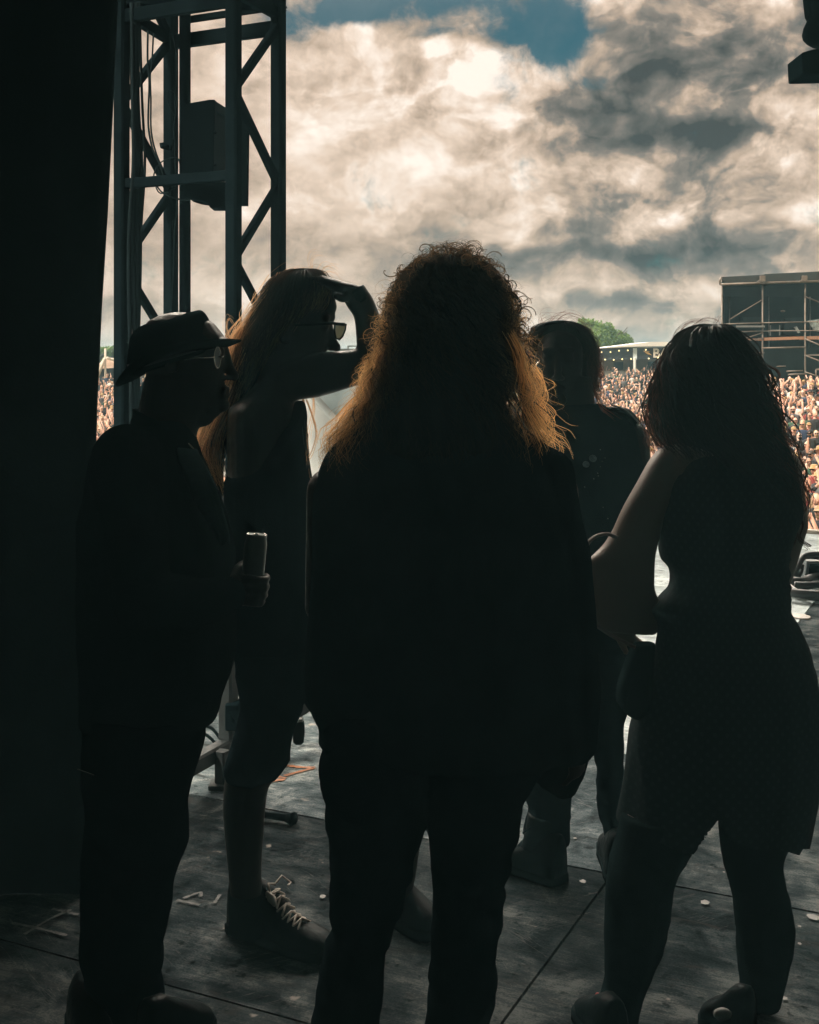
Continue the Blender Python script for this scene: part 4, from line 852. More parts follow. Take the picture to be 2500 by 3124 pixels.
def hair(env, n, ytop, yend, rng_, m_=26, rho=(.82, 1.03), curl=(.004, .012), freq=(18, 40), rad=(.0006, .0012), tone=(.2, .9), phis=(0, 2 * math.pi), spread=.0, clump=.5, ystart=None, drift=.5, fly=0, rim_tone=1):
    """hanging strands lying on the envelope; yend(phi) gives the end row"""
    phi0 = rng_.uniform(*phis, n); nc = max(6, int(n / 14)); cp = rng_.uniform(*phis, nc); cph = rng_.uniform(0, 6.28, nc); cfr = rng_.uniform(*freq, nc); cam_ = rng_.uniform(*curl, nc)
    ci = rng_.integers(0, nc, n); phi = phi0 * (1 - clump) + cp[ci] * clump; phi += rng_.normal(0, .06, n)
    y0 = np.full(n, float(ytop)) if ystart is None else rng_.uniform(ytop, ystart, n)
    y1 = yend(phi) * 1.0 - rng_.uniform(0, 1, n) ** 2 * (yend(phi) - y0) * .45
    t_ = np.linspace(0, 1, m_)[None, :]
    y = y0[:, None] + (y1 - y0)[:, None] * (t_ ** 1.15)
    ph = phi[:, None] + rng_.normal(0, drift * .5, n)[:, None] * t_ * .4
    rh = rng_.uniform(*rho, n)[:, None] + spread * t_ * rng_.uniform(0, 1, n)[:, None]
    if fly: rh = rh + fly * (t_ ** 2) * rng_.uniform(-.2, 1, n)[:, None]
    p = env.at(y, ph, rh)
    ln = (y1 - y0)[:, None] / F * 2.9
    w_ = cfr[ci][:, None] * ln * t_ * 2.2 + cph[ci][:, None] + rng_.normal(0, .5, n)[:, None]
    am = (cam_[ci][:, None] * rng_.uniform(.6, 1.5, n)[:, None]) * np.minimum(1, t_ * 3 + .15)
    c = env.at(y, ph, rh * 0); out = p - c; out /= np.linalg.norm(out, axis=2, keepdims=True) + 1e-6
    tn = np.gradient(p, axis=1); tn /= np.linalg.norm(tn, axis=2, keepdims=True) + 1e-9; side = np.cross(tn, out)
    p = p + out * (np.sin(w_) * am)[..., None] + side * (np.cos(w_) * am)[..., None]
    r_ = rng_.uniform(*rad, n)[:, None] * np.clip(1.25 - t_ ** 3, .25, 1)
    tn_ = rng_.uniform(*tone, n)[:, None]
    if rim_tone:      # rim light put into strand tone: dark camera side, bright sides and ends
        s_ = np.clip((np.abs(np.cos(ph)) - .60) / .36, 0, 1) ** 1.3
        if rim_tone == 2: s_ = .6 + .4 * s_
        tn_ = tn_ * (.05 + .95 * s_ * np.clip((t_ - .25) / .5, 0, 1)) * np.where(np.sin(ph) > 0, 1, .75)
    return p, r_ * np.ones((1, m_)), tn_ * np.ones((1, m_))
def cat(*hs_):
    return np.concatenate([h[0] for h in hs_]), np.concatenate([h[1] for h in hs_]), np.concatenate([h[2] for h in hs_])
def wisps(pxs, rng_, copies=6, rad=(.0004, .0008), jit=5, tone=(.4, 1), m_=26, dj=.02):
    """loose locks that follow given rows of photo pixels with their distance"""
    P_, R_, T_ = [], [], []
    for path, d in pxs:
        a = crom([tuple(P(q[0], q[1], d)) for q in path], 12); ii = np.linspace(0, len(a) - 1, m_); a = np.stack([np.interp(ii, np.arange(len(a)), a[:, k]) for k in range(3)], 1)
        for _ in range(copies):
            o = rng_.normal(0, jit * d / F, 3) * np.array([1, 1, 1]); t_ = np.linspace(0, 1, m_)[:, None]; o2 = rng_.normal(0, jit * d / F * 1.2, 3)
            P_.append(a + o * .5 + o2 * t_); R_.append(np.linspace(1, .4, m_) * rng_.uniform(*rad)); T_.append(np.full(m_, rng_.uniform(*tone)))
    return np.array(P_), np.array(R_), np.array(T_)
def head(mb, px, py, d, w_=.155, h=.235, dp=.195, yaw=0.0, pitch=0):
    """skull, jaw, nose, lips, brows, ears; yaw 0 looks away from the camera (+Y)"""
    c = P(px, py, d); M = Matrix.Translation(c) @ Matrix.Rotation(yaw, 4, 'Z') @ Matrix.Rotation(pitch, 4, 'X')
    rr = []
    for z, rx, ry, yo in ((.50, .10, .12, -.05), (.47, .40, .45, -.05), (.40, .70, .75, -.04), (.28, .93, .96, -.02), (.12, 1.0, 1.0, 0), (-.02, .97, .97, .03), (-.14, .90, .88, .08), (-.26, .80, .76, .14), (-.38, .62, .60, .26), (-.46, .40, .40, .36), (-.50, .15, .18, .38)):
        rr.append([M @ Vector((math.cos(a) * rx * w_ / 2, yo * dp / 2 + math.sin(a) * ry * dp / 2, z * h)) for a in [2 * math.pi * i / 24 for i in range(24)]])
    mb.rings(rr)
    f = dp / 2
    def T(pts): return [M @ Vector(p) for p in pts]
    mb.capsule(T([(0, f * .97, .04), (0, f * 1.10, -.012), (0, f * 1.20, -.032)]), [.008, .011, .013], 10)          # nose
    for s_ in (-1, 1):
        mb.capsule(T([(s_ * .012, f * 1.08, -.036), (s_ * .016, f * 1.02, -.036)]), [.008, .006], 8)
        mb.capsule(T([(s_ * .012, f * .98, .052), (s_ * .045, f * .90, .050)]), [.010, .009], 8)                     # brow
        mb.capsule(T([(s_ * .03, f * .86, .025), (s_ * .034, f * .86, .025)]), [.014, .014], 10)                      # eye ball
        rr = []                                                                                                     # ear
        for q in range(7): a = -.9 + q * .5; rr.append(M @ Vector((s_ * (w_ / 2 + .008), -.012 - .014 * math.cos(a * 1.2), .028 * math.sin(a) + .0)))
        mb.capsule(rr, .0075, 8); mb.capsule(T([(s_ * w_ / 2, -.008, .02), (s_ * (w_ / 2 + .004), -.008, -.02)]), [.012, .008], 8)
    mb.capsule(T([(-.022, f * 1.0, -.068), (0, f * 1.06, -.064), (.022, f * 1.0, -.068)]), [.005, .0075, .005], 8)
    mb.capsule(T([(-.019, f * .99, -.079), (0, f * 1.05, -.080), (.019, f * .99, -.079)]), [.005, .0085, .005], 8)
    mb.capsule(T([(-.012, f * .98, -.104), (.012, f * .98, -.104)]), [.016, .016], 10)
    return M
def hand(mb, wrist, fdir, nrm, curl=.5, side=1, scale=1.0, spread=.06, curls=None):
    """palm + four unequal bent fingers + thumb from the side; fdir = finger direction, nrm = palm side"""
    f = Vector(fdir).normalized(); n_ = Vector(nrm); n_ = (n_ - f * n_.dot(f)).normalized(); s_ = f.cross(n_) * side; W = Vector(wrist); S = scale
    rr = []
    for t_, ww, th in ((-.03, .027, .020), (0, .028, .019), (.03, .036, .016), (.065, .042, .014), (.088, .041, .0125), (.094, .036, .009)):
        rr.append([W + f * t_ * S + s_ * math.cos(a) * ww * S + n_ * math.sin(a) * th * S for a in [2 * math.pi * i / 16 for i in range(16)]])
    mb.rings(rr)
    for i, (off, ln, r_) in enumerate(((.031, .070, .0088), (.0105, .080, .0092), (-.0105, .074, .0088), (-.031, .058, .0078))):
        c = curls[i] if curls else curl * (1 + .08 * i); b_ = W + f * .085 * S + s_ * off * S; d_ = (f + s_ * off * spread * 40 * .1).normalized(); pts = [W + f * .06 * S + s_ * off * .9 * S, b_]; a = 0
        for seg, cc in ((.45, c), (.32, c * 1.15), (.26, c * .8)):
            a += cc; pts.append(pts[-1] + (d_ * math.cos(a) + n_ * math.sin(a)) * ln * seg * S)
        mb.capsule(pts, [r_ * 1.05 * S, r_ * 1.05 * S, r_ * S, r_ * .95 * S, r_ * .85 * S], 10)
    b_ = W + s_ * .030 * S + f * .015 * S
    mb.capsule([b_, b_ + (s_ * .026 + f * .022 + n_ * .010) * S, b_ + (s_ * .036 + f * .050 + n_ * .022) * S, b_ + (s_ * .034 + f * .072 + n_ * .034) * S], [.013 * S, .0125 * S, .0105 * S, .009 * S], 10)
def shoe(name, toe, heel, w_, mat, parent, hgt=.075, ankle=.12, laces=True, lm=None, seed=0):
    """toe, heel: floor points; sole + upper (+ laces)"""
    toe, heel = Vector(toe), Vector(heel); toe.z = heel.z = 0; f = (toe - heel); L = f.length; f.normalize(); s_ = Vector((-f.y, f.x, 0))
    prof = [(0, .30, ankle), (.05, .38, ankle * 1.02), (.16, .42, ankle * 1.0), (.30, .42, ankle * .98), (.42, .44, ankle * .86), (.55, .48, hgt * 1.05), (.70, .52, hgt * .85), (.84, .50, hgt * .72), (.94, .38, hgt * .58), (1.0, .15, hgt * .42)]
    mb = MB(); rr = []
    for t_, ww, hh in prof:
        c = heel + f * L * t_; rr.append([c + s_ * math.copysign(abs(math.cos(a)) ** .8, math.cos(a)) * ww * w_ + Vector((0, 0, .022 + (hh - .022) * max(0, math.sin(a)) ** .75 if math.sin(a) > 0 else .022)) for a in [2 * math.pi * i / 20 for i in range(20)]])
    mb.rings(rr); up = mb.build(name, mat, parent)
    mb = MB(); out = [(t_, ww * 1.07) for t_, ww, _ in prof]; ring = [heel + f * L * (t_ * 1.03 - .015) + s_ * ww * w_ for t_, ww in out] + [heel + f * L * (t_ * 1.03 - .015) - s_ * ww * w_ for t_, ww in reversed(out)]
    mb.rings([[q + Vector((0, 0, z)) for q in ring] for z in (.003, .010, .026)]); mb.build('sole', rubber, up)
    if laces:
        rnd = random.Random(seed)
        for i in range(6):
            t_ = .40 + .052 * i; hh = np.interp(t_, [p[0] for p in prof], [p[2] for p in prof]); ww = .24 * w_ ; sg = 1 if i % 2 else -1
            a = heel + f * L * t_ + s_ * ww * sg + Vector((0, 0, hh * .93)); b_ = heel + f * L * (t_ + .05) - s_ * ww * sg + Vector((0, 0, hh * .86)); mm = (a + b_) / 2 + Vector((0, 0, .014))
            MB().capsule([a, mm, b_], .0032, 6).build('lace', lm or lace_m, up)
            a2 = heel + f * L * (t_ + .004) - s_ * ww * sg + Vector((0, 0, hh * .93)); b2 = heel + f * L * (t_ + .05) + s_ * ww * sg + Vector((0, 0, hh * .86)); MB().capsule([a2, (a2 + b2) / 2 + Vector((0, 0, .016)), b2], .0032, 6).build('lace', lm or lace_m, up)
        o_ = heel + f * L * .42 + Vector((0, 0, ankle * .98))
        for sg in (-1, 1): MB().capsule([o_, o_ + s_ * sg * .03 + Vector((0, 0, .012)), o_ + s_ * sg * .045 + f * .02 - Vector((0, 0, .008)), o_ + s_ * sg * .02 + f * .03 - Vector((0, 0, .004))], .0028, 6).build('lace', lm or lace_m, up)
    return up
def scaled(rows, f): return [tuple([r[0]] + [(r[1] + r[2]) / 2 - (r[2] - r[1]) / 2 * f, (r[1] + r[2]) / 2 + (r[2] - r[1]) / 2 * f, r[3] * f] + list(r[4:])) for r in rows]

# ============ man in the hat (left), facing right
d = 2.95
hm = empty('person', (P(400, 2000, d).x, d, 0), 'man in a brimmed hat and dark jacket facing right with a can in his hand', 'person', 'group of people standing at the side of the stage')
torso = [(1285, 405, 590, .16), (1330, 352, 596, .28), (1375, 300, 602, .38), (1420, 284, 622, .44), (1470, 272, 648, .47), (1520, 264, 672, .47), (1580, 256, 694, .46), (1640, 250, 707, .45), (1750, 246, 712, .43), (1850, 245, 716, .40), (1950, 246, 718, .39), (2010, 248, 712, .39), (2060, 250, 702, .39), (2120, 252, 684, .38), (2185, 256, 660, .38), (2196, 262, 650, .37)]
legs = [(2160, 262, 640, .34), (2200, 262, 626, .34), (2260, 262, 618, .33), (2330, 262, 600, .30), (2400, 262, 577, .28), (2480, 262, 571, .26), (2560, 262, 577, .25), (2590, 261, 568, .25), (2640, 260, 546, .24), (2700, 258, 526, .24), (2760, 256, 515, .23), (2820, 254, 505, .23), (2880, 252, 496, .22), (2920, 256, 499, .22), (2950, 264, 497, .22), (2975, 266, 486, .21), (3030, 262, 500, .21), (3080, 250, 500, .21), (3125, 240, 505, .20)]
bm_ = MB(); M = head(bm_, 555, 1102, d, .165, .238, .212, R(-90) + R(6), R(-2))
# profile fitted to the picture
for px_, py_, r_ in ((684, 1172, .016), (683, 1190, .016), (680, 1208, .016), (672, 1195, .024), (668, 1150, .030), (668, 1090, .024), (690, 1118, .018), (676, 1165, .030), (678, 1190, .020), (676, 1210, .020), (672, 1238, .034), (650, 1260, .034)): bm_.ball(P(px_ - r_ * 1000, py_, d + .005), r_, 14, 10)
loft(bm_, hs(d, [(1150, 445, 640, .16), (1230, 428, 650, .14), (1290, 425, 612, .14), (1350, 420, 596, .15), (1400, 415, 590, .18)]))
loft(bm_, hs(d, scaled(torso[2:], .86))); loft(bm_, hs(d, scaled(legs, .8)))
W = P(712, 1812, 2.80)
tubes(bm_, [(395, 1430, 2.80), (420, 1640, 2.72), (440, 1830, 2.70)], 0, [.058, .05, .042]); tubes(bm_, [(440, 1830, 2.70), (580, 1830, 2.74), (700, 1812, 2.80)], 0, [.042, .038, .028])
cax0, cax1 = P(766, 1812, 2.84), P(783, 1632, 2.84); cdir = (cax1 - cax0).normalized(); rc = .0262
# hand wrapped round the can: palm on the left, four fingers over the far side to the right edge
pc = P(738, 1780, 2.84); rr = []
loft(bm_, [(690, 1775, 700, 1850, .05, 2.80), (712, 1755, 722, 1850, .055, 2.81), (738, 1742, 746, 1846, .055, 2.83), (752, 1745, 756, 1842, .04, 2.84)], sub=3)
up_ = cdir; rt = Vector((1, 0, 0)); rt = (rt - up_ * rt.dot(up_)).normalized(); fw = rt.cross(up_) * -1
if fw.y < 0: fw = -fw
for i, (yy, ex, r_) in enumerate(((1760, 1.0, .0092), (1786, 1.0, .0094), (1811, .96, .0090), (1834, .88, .0078))):
    t_ = (yy - 1632) / 180; c_ = cax1.lerp(cax0, t_); rad_ = (rc + r_ * .86) * ex; pts = []
    for a in (200, 235, 265, 300, 335, 365, 392):       # from the palm round the camera side to the right edge
        a = R(a); pts.append(c_ + rt * math.cos(a) * rad_ - fw * math.sin(-a) * rad_ * 1.0 + up_ * .002 * math.sin(a * 3))
    bm_.capsule(pts, [r_, r_, r_ * 1.08, r_, r_ * 1.05, r_, r_ * .85], 12)
bm_.capsule([P(716, 1770, 2.80), P(728, 1735, 2.84), P(742, 1722, 2.868), P(758, 1716, 2.875)], [.014, .0125, .011, .009], 12)
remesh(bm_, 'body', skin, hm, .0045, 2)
mb = MB(); loft(mb, hs(d, torso), k=34)
tubes(mb, [(385, 1400, 2.78), (400, 1500, 2.73), (415, 1640, 2.70), (432, 1830, 2.67)], 0, [.078, .080, .070, .062]); tubes(mb, [(432, 1830, 2.67), (560, 1842, 2.71), (640, 1832, 2.75), (690, 1818, 2.78)], 0, [.062, .058, .050, .042])
remesh(mb, 'jacket', black_coat, hm, .007, 3, .007, (6, 6, 7), 3)
mb = MB()
for off, w0 in ((0, 0), (16, 1), (30, 2)):
    mb.tube([P(x - off, y, z) for x, y, z in crom([(600, 1378, 2.85), (628, 1430, 2.80), (654, 1490, 2.77), (676, 1560, 2.755), (694, 1620, 2.75), (702, 1660, 2.76)], 5)], [.003 + .003 * math.sin(math.pi * i / 25) for i in range(26)], 8)
loft(mb, [(532, 1362, 604, 1372, .05, 2.86), (556, 1440, 632, 1432, .04, 2.80), (590, 1520, 664, 1504, .035, 2.775), (634, 1600, 688, 1584, .03, 2.765), (676, 1668, 703, 1650, .02, 2.77)], sub=5)
remesh(mb, 'lapel', lapel_m, hm, .0035, 2, 0, seed=4, fine=.0012)
mb = MB(); loft(mb, [(400, 1240, 592, 1336, .17, d), (408, 1268, 600, 1362, .19, d), (398, 1292, 606, 1386, .21, d)]); remesh(mb, 'collar', black_coat, hm, .006, 2, .002)
mb = MB(); loft(mb, hs(d - .03, legs), k=30); remesh(mb, 'trousers', denim, hm, .007, 3, .008, (6, 6, 9), 9)
shoe('shoe', P(640, 3030, 2.93), P(440, 3100, 2.80), .105, leather, hm, .085, .12, False); shoe('shoe', P(330, 3124, 2.62), P(250, 3124, 2.95), .105, leather, hm, .085, .12, False)
# hat
hat = MB(); loft(hat, [(440, 990, 612, 944, .02, d), (416, 1006, 622, 952, .12, d), (400, 1030, 632, 966, .165, d), (394, 1060, 646, 994, .185, d), (391, 1090, 660, 1015, .195, d), (390, 1130, 672, 1040, .20, d), (394, 1150, 664, 1062, .195, d)], k=34, sub=3)
remesh(hat, 'hat', black_cloth, hm, .004, 2, .0022, (9, 9, 9), 2); H = hm.children[-1]
mb = MB(); rr = []
cB = P(536, 1100, d); aR = P(737, 1038, d) - cB; aL = P(357, 1158, d) - cB
for sc, dz in ((.62, .004), (.62, -.004), (.82, -.006), (.98, -.003), (1.0, .0), (.98, .003), (.82, .0015)):
    ring = []
    for i in range(56):
        a = 2 * math.pi * i / 56; ca = math.cos(a); ax = aR * ca if ca > 0 else aL * (-ca); lift = .030 * math.sin(a) ** 2 - .016 * (abs(ca) ** 3 if ca < 0 else 0) 
        ring.append(cB + ax * sc + Vector((0, 1, 0)) * math.sin(a) * .150 * sc + Vector((0, 0, dz + lift * sc ** 2)))
    rr.append(ring)
mb.rings(rr, closed=True, cap=False); mb.build('brim', black_cloth, H)
mb = MB(); loft(mb, [(390, 1112, 664, 1030, .203, d), (391, 1134, 670, 1052, .205, d)], k=40, sub=1); mb.build('hat_band', pmat('hat_band', (.03, .045, .05), .6), H)
# glasses
gl = MB(); gc = P(663, 1088, d - .075)
def ringpts(c, rx, rz, yw=0, n_=20): return [c + Vector((math.cos(a) * rx * math.cos(yw), math.cos(a) * rx * math.sin(yw), math.sin(a) * rz)) for a in [2 * math.pi * i / n_ for i in range(n_ + 1)]]
gl.tube(ringpts(P(664, 1090, d - .055), .0125, .026, R(60)), .0017, 8); gl.tube(ringpts(P(686, 1092, d + .02), .008, .024, R(60)), .0014, 8)
gl.tube([P(676, 1088, d - .05), P(684, 1086, d - .01), P(688, 1090, d + .01)], .0018, 8); gl.tube([P(655, 1090, d - .07), P(600, 1092, d - .088), P(560, 1098, d - .09)], .0018, 8)
gl.build('glasses', chrome, hm)
mb = MB(); c_ = P(664, 1090, d - .055); rg = ringpts(c_, .0118, .0245, R(60)); mb.add([c_ + Vector((0, -.002, 0))] + rg[:-1], [(0, i + 1, (i + 1) % 20 + 1) for i in range(20)]); mb.build('lens', lens_m, hm, fix=False)
mb = MB(); 
for i in range(9): mb.ball(P(576 + 3.2 * i, 1354 + 3.6 * i, d - .085), .0028, 8, 6)
mb.build('necklace', chrome, hm)
MB().capsule([P(239, 2347, d - .24), P(262, 2355, d - .245), P(286, 2364, d - .24)], .002, 6).build('wallet_chain', chrome, hm)
# can
can = empty('drink_can', cax0, 'open metal drink can held by the man in the hat', 'drink can')
can_top = P(784, 1630, 2.84); can_bot = can_top - cdir * .134; rr = []
for t_, r_ in ((0, .021), (.004, .0235), (.010, rc), (.112, rc), (.124, .0235), (.128, .0240), (.134, .0245)):
    c_ = can_bot + cdir * t_; rr.append([c_ + rt * math.cos(a) * r_ + fw * math.sin(a) * r_ for a in [2 * math.pi * i / 36 for i in range(36)]])
MB().rings(rr).build('can_body', can_m, can)
MB().tube([can_top + (rt * math.cos(a) + fw * math.sin(a)) * .0235 for a in [2 * math.pi * i / 36 for i in range(37)]], .0014, 6).build('rim', chrome, can)
mb = MB(); mb.tube([can_top + cdir * .001 + rt * math.cos(a) * .006 + fw * (math.sin(a) * .008 - .006) for a in [2 * math.pi * i / 12 for i in range(13)]], .0012, 6); mb.build('pull_tab', chrome, can)

# ============ man shading his eyes
d = 3.35
am = empty('person', (P(800, 2000, d).x, d, 0), 'long haired man in sleeveless vest and sunglasses shading his eyes with one hand', 'person', 'group of people standing at the side of the stage')
bm_ = MB(); M = head(bm_, 887, 1018, d, .150, .262, .215, R(-90) + R(4), R(-3))
for px_, py_, r_ in ((1022, 905, .026), (1024, 935, .028), (1020, 965, .026), (1006, 1000, .022), (985, 1075, .016), (975, 1120, .030)): bm_.ball(P(px_ - r_ * 900, py_, d), r_, 14, 10)
tor = [(1135, 800, 905, .15), (1190, 760, 905, .24), (1240, 700, 918, .34), (1290, 690, 925, .38), (1350, 690, 930, .38), (1420, 690, 934, .38), (1500, 695, 942, .36), (1600, 700, 945, .34), (1700, 700, 946, .32), (1800, 705, 946, .32)]
loft(bm_, hs(d, [(1040, 830, 950, .12), (1100, 800, 920, .13), (1160, 780, 910, .16), (1220, 760, 905, .22)])); loft(bm_, hs(d, scaled(tor, .95)))
# upper arm raised towards the right, forearm back up to the forehead
loft(bm_, [(790, 1150, 800, 1235, .10, d - .01), (850, 1105, 860, 1242, .15, d - .02), (900, 1095, 905, 1222, .125, d - .04), (960, 1078, 970, 1212, .115, d - .05), (1020, 1072, 1040, 1192, .105, d - .05), (1080, 1066, 1090, 1176, .10, d - .05), (1120, 1050, 1150, 1160, .095, d - .05), (1140, 1060, 1172, 1110, .07, d - .05)], sub=5)
loft(bm_, [(1100, 1130, 1165, 1120, .085, d - .05), (1090, 1072, 1178, 1060, .09, d - .05), (1086, 1012, 1170, 1000, .088, d - .045), (1080, 968, 1155, 950, .08, d - .04), (1062, 940, 1134, 902, .066, d - .035), (1048, 916, 1106, 868, .056, d - .03)], sub=5)
hw = P(1078, 890, d - .03)
hand(bm_, hw, P(970, 850, d - .03) - hw, (-0.1, .05, -1), .12, -1, 1.10, curls=[.06, .12, .18, .26])
bm_.capsule([P(1062, 905, d - .06), P(1045, 912, d - .075), P(1028, 905, d - .08)], [.014, .012, .010], 10)
th_l = [(1990, 730, 945, .24), (2080, 732, 940, .23), (2150, 735, 922, .21), (2220, 726, 896, .19), (2300, 702, 878, .17), (2360, 688, 856, .15), (2400, 682, 824, .14), (2470, 679, 812, .125), (2530, 683, 808, .12), (2600, 690, 802, .115), (2680, 698, 800, .105), (2740, 704, 808, .10), (2800, 704, 812, .10)]
th_r = [(2000, 900, 1120, .24, 3.45), (2200, 990, 1180, .20, 3.45), (2350, 1080, 1250, .16, 3.45), (2480, 1160, 1306, .13, 3.45), (2560, 1160, 1290, .12, 3.45), (2670, 1175, 1273, .115, 3.45), (2750, 1190, 1254, .095, 3.45), (2790, 1195, 1252, .09, 3.45)]
loft(bm_, hs(d, scaled([(1780, 705, 946, .32), (1900, 715, 960, .32), (2000, 720, 1000, .30)], .85))); loft(bm_, hs(d, scaled(th_l[:4], .85) + scaled(th_l[4:], .97))); loft(bm_, hs(3.45, scaled(th_r, .92)))
tubes(bm_, [(740, 1260, d + .17), (790, 1500, d + .26), (860, 1750, d + .18)], 0, [.055, .045, .035]); hand(bm_, P(870, 1770, d + .17), (.1, -.1, -1), (1, 0, 0), .5, 1)
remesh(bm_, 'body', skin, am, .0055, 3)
mb = MB(); loft(mb, hs(d, [(1225, 906, 924, .10, d - .10), (1260, 898, 932, .16, d - .09), (1300, 880, 936, .24, d - .06), (1380, 800, 940, .34, d - .02), (1450, 700, 946, .39, d), (1520, 690, 951, .40, d), (1620, 692, 954, .38, d), (1760, 694, 956, .37, d), (1900, 700, 960, .36, d), (1990, 712, 965, .34, d), (2020, 730, 950, .32, d)])); loft(mb, hs(d + .1, [(1180, 800, 880, .14), (1280, 720, 900, .26), (1400, 700, 930, .34)]))
remesh(mb, 'vest', denim, am, .007, 3, .006, (6, 6, 7), 12)
mb = MB(); mb.tube([P(x, y, d - .135) for x, y in crom([(913, 1228), (921, 1290), (929, 1360), (936, 1430)], 6)], .0016, 6); mb.tube([P(x, y, d - .125) for x, y in crom([(920, 1228), (930, 1290), (936, 1360), (942, 1430)], 6)], .0016, 6); mb.build('vest_seam', lapel_m, am)
mb = MB(); loft(mb, hs(d, [(1960, 708, 965, .36), (2005, 722, 950, .35), (2060, 728, 942, .30), (2110, 732, 934, .27), (2180, 732, 914, .25), (2240, 722, 895, .23), (2300, 700, 882, .22), (2345, 690, 868, .21), (2368, 692, 838, .18), (2372, 694, 826, .17)])); loft(mb, hs(3.45, [(1980, 850, 1100, .27), (2150, 940, 1170, .25), (2350, 1070, 1262, .21), (2440, 1140, 1300, .18)]))
remesh(mb, 'shorts', denim, am, .007, 3, .007, (7, 7, 9), 15)
s1_ = shoe('shoe', P(1020, 2850, 3.24), P(716, 2860, 3.42), .115, leather, am, .085, .16, True, seed=1)
loft_s = MB(); loft(loft_s, hs(d, [(2720, 704, 806, .11), (2760, 704, 818, .12), (2800, 702, 826, .12), (2840, 700, 830, .12)])); remesh(loft_s, 'sock', black_cloth, am, .005, 2, .002)
MB().capsule([P(818, 2726, d - .05), P(830, 2742, d - .06), P(838, 2758, d - .07)], [.007, .012, .007], 10).build('shoe_tongue', pmat('tongue', (.28, .26, .23), .8), s1_)
shoe('shoe', P(1345, 2805, 3.35), P(1170, 2800, 3.52), .11, leather, am, .09, .13, False)
mb = MB(); loft(mb, [(1078, 938, 1132, 908, .074, d - .032), (1062, 918, 1116, 876, .070, d - .03), (1058, 908, 1108, 868, .068, d - .03)], sub=2); mb.build('wrist_cuff', leather, am)
# sunglasses
sg = MB(); sg.tube([P(x, y, d - .085) for x, y in ((1052, 990), (1015, 986), (960, 990), (900, 992))], [.005, .004, .0035, .003], 8)
sg.tube([P(1030, 988, d - .06), P(1046, 990, d), P(1050, 990, d + .03)], .004, 8)
fr = [P(x, y, z) for x, y, z in ((1022, 988, d - .085), (1040, 987, d - .05), (1056, 990, d - .01), (1054, 1006, d - .01), (1046, 1026, d - .02), (1036, 1036, d - .045), (1025, 1030, d - .075), (1021, 1008, d - .088), (1022, 988, d - .085))]
sg.tube(fr, .0028, 8); sg.build('sunglasses', leather, am)
mb = MB(); cl_ = sum(fr[:-1], Vector()) / 8; mb.add([cl_] + fr[:-1], [(0, i + 1, (i + 1) % 8 + 1) for i in range(8)]); mb.build('lens', pmat('sky_lens', (.07, .085, .09), .08, spec=.8, transl=.35), am, fix=False)
r_ = np.random.default_rng(11)
E = Env([(818, 900, 955, .03, d), (828, 862, 985, .10, d), (845, 838, 1002, .15, d), (880, 812, 1006, .19, d), (930, 790, 990, .21, d), (980, 762, 955, .23, d + .01), (1030, 738, 915, .24, d + .02), (1080, 716, 885, .24, d + .03), (1150, 690, 850, .22, d + .03), (1220, 660, 800, .20, d + .04), (1290, 622, 760, .17, d + .05), (1350, 594, 720, .14, d + .05), (1420, 606, 690, .11, d + .05), (1480, 640, 690, .07, d + .05), (1520, 655, 684, .03, d + .05)])
mb = MB(); E.mesh(mb, .80); hc = remesh(mb, 'hair', hair_core, am, .008, 3)
ye = lambda p: 1180 - 240 * np.cos(p) + 60 * np.sin(p * 3)
ys = lambda p: np.clip(1200 - 330 * np.cos(p), 960, 1515)
hh = cat(hair(E, 1300, 820, ys, r_, rim_tone=2, rho=(.80, 1.0), curl=(.003, .008), freq=(12, 26), tone=(.15, .8), rad=(.0006, .0013)), hair(E, 420, 820, ys, r_, rho=(.98, 1.10), curl=(.004, .012), freq=(14, 40), tone=(.4, 1), rad=(.0003, .0006), fly=.12),
        wisps([([(925, 1215), (930, 1290), (938, 1360), (932, 1430), (936, 1470)], 3.3), ([(935, 1218), (955, 1270), (966, 1320), (955, 1370), (938, 1400)], 3.3), ([(928, 1218), (934, 1280), (930, 1350), (924, 1410)], 3.3), ([(955, 1212), (958, 1250), (950, 1290), (940, 1340)], 3.32),
], r_, 9, jit=4),
        wisps([([(953, 828), (950, 800), (962, 785), (985, 789)], d), ([(975, 838), (995, 815), (1020, 820), (1045, 842)], d), ([(985, 836), (1002, 822), (1022, 830)], d), ([(700, 1040), (690, 1000), (700, 970), (715, 985)], d), ([(740, 1000), (745, 960), (770, 930)], d), ([(800, 900), (820, 860), (870, 828), (920, 815)], d), ([(780, 930), (790, 890), (830, 850)], d), ([(850, 850), (890, 822), (940, 815)], d)], r_, 6, jit=11, rad=(.0003, .0006)))
lw = wisps([([(735, 1000), (712, 1060), (690, 1150), (655, 1250), (612, 1335), (608, 1400), (640, 1470)], d - .02), ([(760, 1060), (730, 1140), (700, 1220), (655, 1310), (640, 1390), (662, 1490)], d - .05), ([(720, 1100), (690, 1190), (640, 1280), (600, 1350), (598, 1400), (625, 1445)], d), ([(850, 860), (800, 930), (760, 985), (725, 1040), (700, 1110)], d - .03)], r_, 60, jit=22, rad=(.0005, .0010), tone=(.45, 1))
strand_mesh('hair_strands', *cat(hh, lw), hair_fair, hc)

